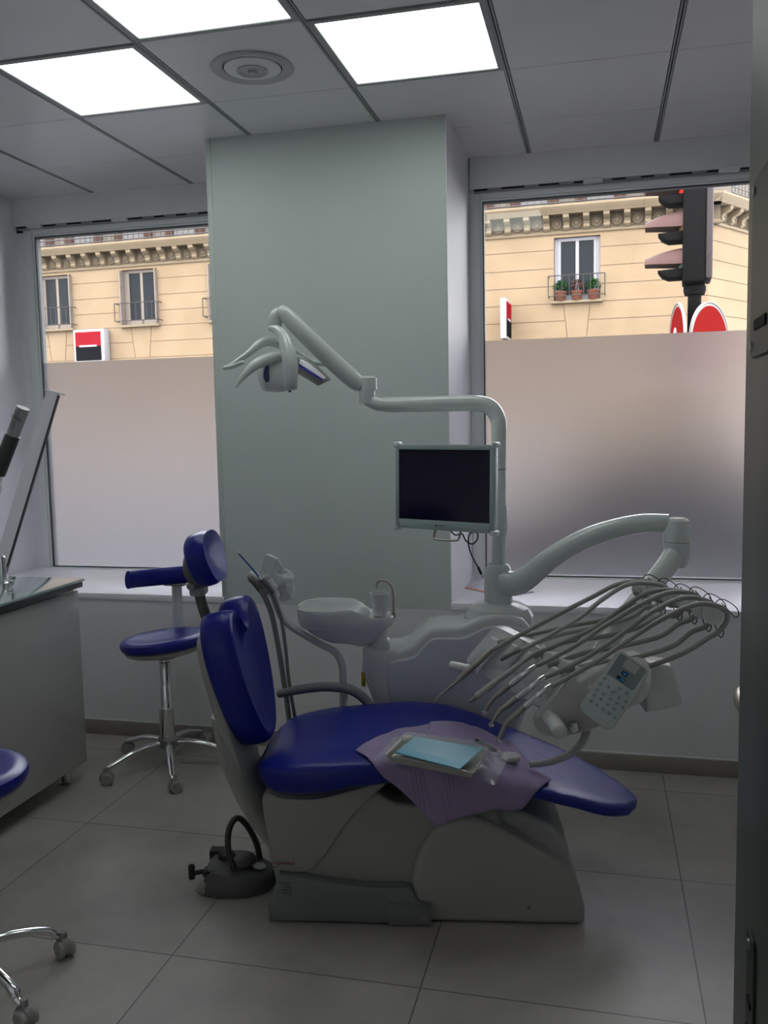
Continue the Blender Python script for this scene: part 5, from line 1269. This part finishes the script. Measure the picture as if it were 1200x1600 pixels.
# ------------------------------------------------------------------ stools
def castor(root, x, y, ang):
    """hooded twin-wheel castor under the end of a leg; the wheel is a sub-part"""
    R_ = Matrix.Translation((x, y, 0)) @ Matrix.Rotation(ang, 4, 'Z')
    bm = bmesh.new()
    pr = [(.030 * math.cos(a), .028 + .030 * math.sin(a)) for a in [math.radians(q) for q in range(-20, 201, 20)]]
    add_prism(bm, pr, 'y', -.012, .012, .004, 2); add_tube(bm, [(0, 0, .05), (0, 0, .075)], .010, 12, 1)
    bmesh.ops.transform(bm, matrix=R_ @ Matrix.Translation((-.010, 0, 0)), verts=bm.verts)
    h_ = finish('castor', bm, M_castor, root, 40)
    for s in (-1, 1):
        bm = bmesh.new(); add_lathe(bm, [(0, 0), (.018, 0), (.020, .002), (.024, .002), (.0255, .004), (.0255, .013), (.020, .017), (.018, .0155), (0, .0155)], 26, R_ @ Matrix.Translation((-.014, s * .008, .0262)) @ Matrix.Rotation(-s * PI / 2, 4, 'X'))
        finish('wheel', bm, P('wheel_grey', (.36, .35, .34), .45), h_, 35)
def stool(label, M, seat_z, legs, R, cast, backrest, group):
    t = thing('wheeled_stool', label, 'stool', (0, 0, 0), group, frame=M)
    for k, a in enumerate(legs):
        c_, s_ = math.cos(a), math.sin(a)
        tube('leg', [(c_ * r, s_ * r, z) for r, z in ((.03, .118), (.10, .116), (.17, .104), (.23, .084), (R - .02, .066), (R, .056))], [(.016, .012), (.016, .0125), (.0155, .0125), (.0145, .012), (.013, .011), (.010, .010)], M_chrome, t, 14, 5, up=(0, 0, 1), dome=.3)
        castor(t, c_ * R, s_ * R, cast[k])
    lathe('hub', [(0, .085), (.030, .086), (.046, .10), (.048, .13), (.036, .145), (0, .148)], M_castor if not backrest else M_greyp, t, 28)
    lathe('gas_column', [(0, .14), (.0345, .14), (.0345, .275), (.0315, .279), (.031, .28), (.031, .375), (.0285, .379), (.028, .38), (.028, seat_z - .115), (.018, seat_z - .112), (.014, seat_z - .085), (0, seat_z - .085)], M_chrome, t, 32)
    TL_ = Matrix.Translation((0, 0, seat_z)) @ Matrix.Rotation(math.radians(-5 if backrest else 0), 4, 'Y')
    lathe('seat_pan', [(0, -.098), (.045, -.098), (.055, -.078), (.15, -.070), (.172, -.060), (.178, -.046), (.17, -.040), (0, -.040)], M_shell2, t, 44, TL_)
    lathe('seat_cushion', [(0, -.042), (.172, -.042), (.188, -.034), (.194, -.018), (.190, -.003), (.176, .006), (.15, .007), (.11, .0), (.06, -.008), (0, -.010)], M_blue, t, 56, TL_)
    return t, TL_
st_c = Vector((.845, .675, 0))
SM = Matrix.Translation(st_c)
pcs = [Vector((.655, .425)), Vector((.990, .400)), Vector((1.115, .80)), Vector((.93, .955)), Vector((.60, .80))]
import_angles = [math.atan2(q.y - st_c.y, q.x - st_c.x) for q in pcs]
a0 = import_angles[0]
legs_a = [math.radians(-127), math.radians(-60), math.radians(14), math.radians(85), math.radians(158)]
stl, TLs = stool('blue round wheeled stool with curved arm bar, by the left window', SM, .600, legs_a, .305, [math.radians(q) for q in (200, 215, 100, 170, 200)], True, 'wheeled stools')
Ctx.off = Vector((0, 0, 0))
# post and curved padded bar behind the seat
Ctx.off = Vector((0, 0, 0))
def W2S(p_): return Vector(p_) - st_c
pb = W2S((0.8339, 0.8400, 0.6306)); pt_ = W2S((0.8358, 0.8400, 0.8122))
bm = bmesh.new(); add_tube(bm, [tuple(pb + Vector((0, 0, -.06))), tuple(pt_ + Vector((0, 0, .02)))], [(.026, .009), (.026, .009)], 16, 1, up=(0, 1, 0)); finish('bar_post', bm, M_white, stl)
ab = [W2S((0.7367, 0.5800, 0.8736)), W2S((0.7383, 0.6600, 0.8654)), W2S((0.7684, 0.7500, 0.8563)), W2S((0.8401, 0.8100, 0.8565)), W2S((0.9412, 0.8200, 0.8628)), W2S((1.0483, 0.7600, 0.8722))]
tube('arm_bar', [tuple(q) for q in ab], [(.016, .040), (.018, .040), (.018, .040), (.018, .040), (.018, .040), (.016, .038)], M_blue, stl, 20, 5, up=(0, 0, 1), dome=.25)
bm = bmesh.new(); add_box(bm, tuple(pt_ + Vector((-.05, -.035, -.005))), tuple(pt_ + Vector((.05, .0, .006))), .002, 1); finish('bar_bracket', bm, M_greyp, stl)
# second stool at the left edge
s2 = Vector((1.056, -.928, 0))
N1 = math.atan2(-.727 - s2.y, 1.219 - s2.x); N2 = math.atan2(-1.02 - s2.y, 1.297 - s2.x)
l2 = [N1 + k * math.radians(-72) for k in range(5)]
stool('blue round wheeled stool cut off by the left edge, nearest the camera', Matrix.Translation(s2), .620, l2, .262, [math.radians(q) for q in (150, 160, 80, 200, 300)], False, 'wheeled stools')

# ------------------------------------------------------------------ cabinet with glass worktop at the left
cab = thing('cabinet_unit', 'glossy white low cabinet on metal feet at the left edge', 'cabinet', (.30, -.3, 0))
CX, CY, CY0 = .56, .47, -1.75
box('carcass', (.03, CY0, .088), (CX - .020, CY - .004, .858), M_cab, cab, bev=.002)
yy = [CY, -.13, -.73, -1.33, CY0]
for a, b in zip(yy[:-1], yy[1:]):
    box('door_panel', (CX - .019, b + .0015, .086), (CX, a - .0015, .845), M_cab, cab, bev=.002)
for y in (CY - .06, CY - .62, CY - 1.22, CY - 1.82):
    for x in (.10, CX - .075):
        lathe('foot', [(0, 0), (.022, 0), (.022, .006), (.016, .010), (.016, .09), (0, .09)], M_steel, cab, 20, Matrix.Translation((x, y, 0)))
wt = thing('glass_worktop', 'green tinted glass worktop over dark edge on the white cabinet', 'worktop', (.30, -.3, .86))
box('dark_board', (-.02, CY0 - .02, .858), (CX + .018, CY + .008, .882), P('worktop_edge_dark', (.055, .057, .057), .35), wt, bev=.001)
box('glass_sheet', (-.02, CY0 - .02, .8825), (CX + .024, CY + .014, .894), P('green_glass', (.27, .38, .36), .04, spec=.8, coat=1.0), wt, bev=.0015)
# labelled tube in a dark sleeve on a chrome stand
dv = thing('tube_dispenser', 'pale printed tube in a dark sleeve on a chrome stand, on the glass worktop', 'dental device', (0.3355, 0.3000, 0.9165))
A1, A2, A3 = Vector((0.4628, 0.3000, 1.6235)), Vector((0.4076, 0.3000, 1.5154)), Vector((0.3270, 0.3000, 1.3584))
tube('tube', [tuple(A1), tuple(A2 + (A3 - A2) * .2)], .0262, P('label_grey', (.30, .31, .31), .4), dv, 28, 1)
d_ = (A1 - A2).normalized()
tube('tube_end', [tuple(A1 - d_ * .002), tuple(A1 + d_ * .002)], .0268, P('tube_end_grey', (.16, .165, .165), .5), dv, 28, 1)
tube('sleeve', [tuple(A2), tuple(A3)], .0300, P('sleeve_dark', (.045, .045, .045), .45), dv, 28, 1)
tube('clear_joint', [tuple(A3), (0.3095, 0.3000, 1.3267), (0.3131, 0.3000, 1.2921), (0.2838, 0.3000, 1.2255)], [.022, .026, .022, .012], M_white, dv, 20, 4)
tube('stand_rod', [(0.2919, 0.3000, 1.2522), (0.2864, 0.3000, 1.0913), (0.2785, 0.3000, 0.8962)], .013, M_steeld, dv, 14, 2)
z9 = .894
lathe('chrome_post', [(0, z9), (.030, z9), (.030, z9 + .008), (.018, z9 + .012), (.018, z9 + .115), (.012, z9 + .12), (0, z9 + .12)], M_chrome, dv, 24, Matrix.Translation(((0.3170, 0.3000, 0.9161)[0], .30, 0)))
bm = bmesh.new(); add_tube(bm, [((0.3570, 0.3000, 0.9170)[0], .30, z9), ((0.3570, 0.3000, 0.9170)[0], .30, z9 + .035)], .006, 12, 1); add_tube(bm, [((0.3478, 0.3000, 0.9168)[0], .30, z9 + .015), ((0.3784, 0.3000, 0.9174)[0], .29, z9 + .018)], .007, 12, 1)
finish('clamp_screw', bm, M_chrome, dv)
lt = text('printed_label', 'CTION', .016, frame_m(A1 - d_ * .045 + Vector((.004, -.0264, 0)), Vector((d_.z, 0, -d_.x)), Vector((d_.x, 0, d_.z)), Vector((0, -1, 0))), P('print_black', (.02, .02, .02), .5), dv)
bm = bmesh.new()
for k in range(9):
    s = .012 + k * .0075 if k < 4 else .030 + k * .0075
    c_ = A1 - d_ * s; sx_ = Vector((d_.z, 0, -d_.x)); w_2 = .012 - (k % 3) * .002
    m_ = frame_m(c_ + Vector((0, -.0258, 0)), sx_, d_, Vector((0, -1, 0)))
    add_box(bm, (-w_2, -.0007, -.001), (w_2, .0007, .0009), mat=m_)
finish('fine_print', bm, P('print_black', (0, 0, 0)), dv)
# loose plastic channel leaning in the window corner
PLb, PLt = Vector((-.470, 1.30, .735)), Vector((-0.2283, 1.5500, 1.7453))
ax = (PLt - PLb).normalized(); sd = Vector((1, .25, 0)); sd = (sd - ax * sd.dot(ax)).normalized(); nn = ax.cross(sd)
LM = frame_m(PLb, sd, nn, ax); LL = (PLt - PLb).length
Ctx.off = Vector((0, 0, 0))
pk = thing('leaning_channel', 'white plastic channel with black edge strip leaning in the left window corner', 'plastic channel', tuple(PLb))
box('channel', (-.038, -.012, 0), (.030, .012, LL), P('channel_plastic', (.80, .80, .82), .4), pk, bev=.002, m=LM)
box('black_strip', (.030, -.012, .0), (.037, .010, LL - .01), M_black, pk, m=LM)
box('end_cap', (-.050, -.014, LL - .001), (.062, .014, LL + .005), M_upvc, pk, bev=.001, m=LM)
# leaflets on the right sill
Ctx.off = Vector((0, 0, 0))
def leaflet(lab, pts, z, mat, mat2):
    cx_, cy_ = pts[0][0], pts[0][1]
    t = thing('leaflet', lab, 'leaflet', (cx_, cy_, SZ), 'papers on the right window sill')
    bm = bmesh.new(); add_prism(bm, [p_[:2] for p_ in pts], 'z', SZ + .0005, SZ + z); finish('sheet', bm, mat, t, 0)
    q = [Vector(p_) for p_ in pts]; c_ = sum(q, Vector()) / len(q)
    bm = bmesh.new(); a_, b_ = q[0], q[1]; n1 = (c_ - (a_ + b_) / 2).normalized() * .022
    add_prism(bm, [tuple(v)[:2] for v in (a_, b_, b_ + n1, a_ + n1)], 'z', SZ + z, SZ + z + .0008); finish('coloured_band', bm, mat2, t, 0)
M_lf = P('leaflet_white', (.66, .64, .70), .4)
leaflet('white leaflet with orange edge lying on the right sill, left of pole', [(2.1042, 1.3642, 0.7220), (2.2372, 1.2493, 0.7220), (2.2993, 1.4071, 0.7220), (2.1664, 1.5134, 0.7220)], .004, M_lf, P('leaflet_orange', (.75, .16, .05), .45))
leaflet('white leaflet with dark blue edge lying on the right sill, right of pole', [(2.3471, 1.2324, 0.7220), (2.4423, 1.3093, 0.7220), (2.3715, 1.4686, 0.7220), (2.2875, 1.3714, 0.7220)], .003, M_lf, P('leaflet_navy', (.10, .10, .22), .45))
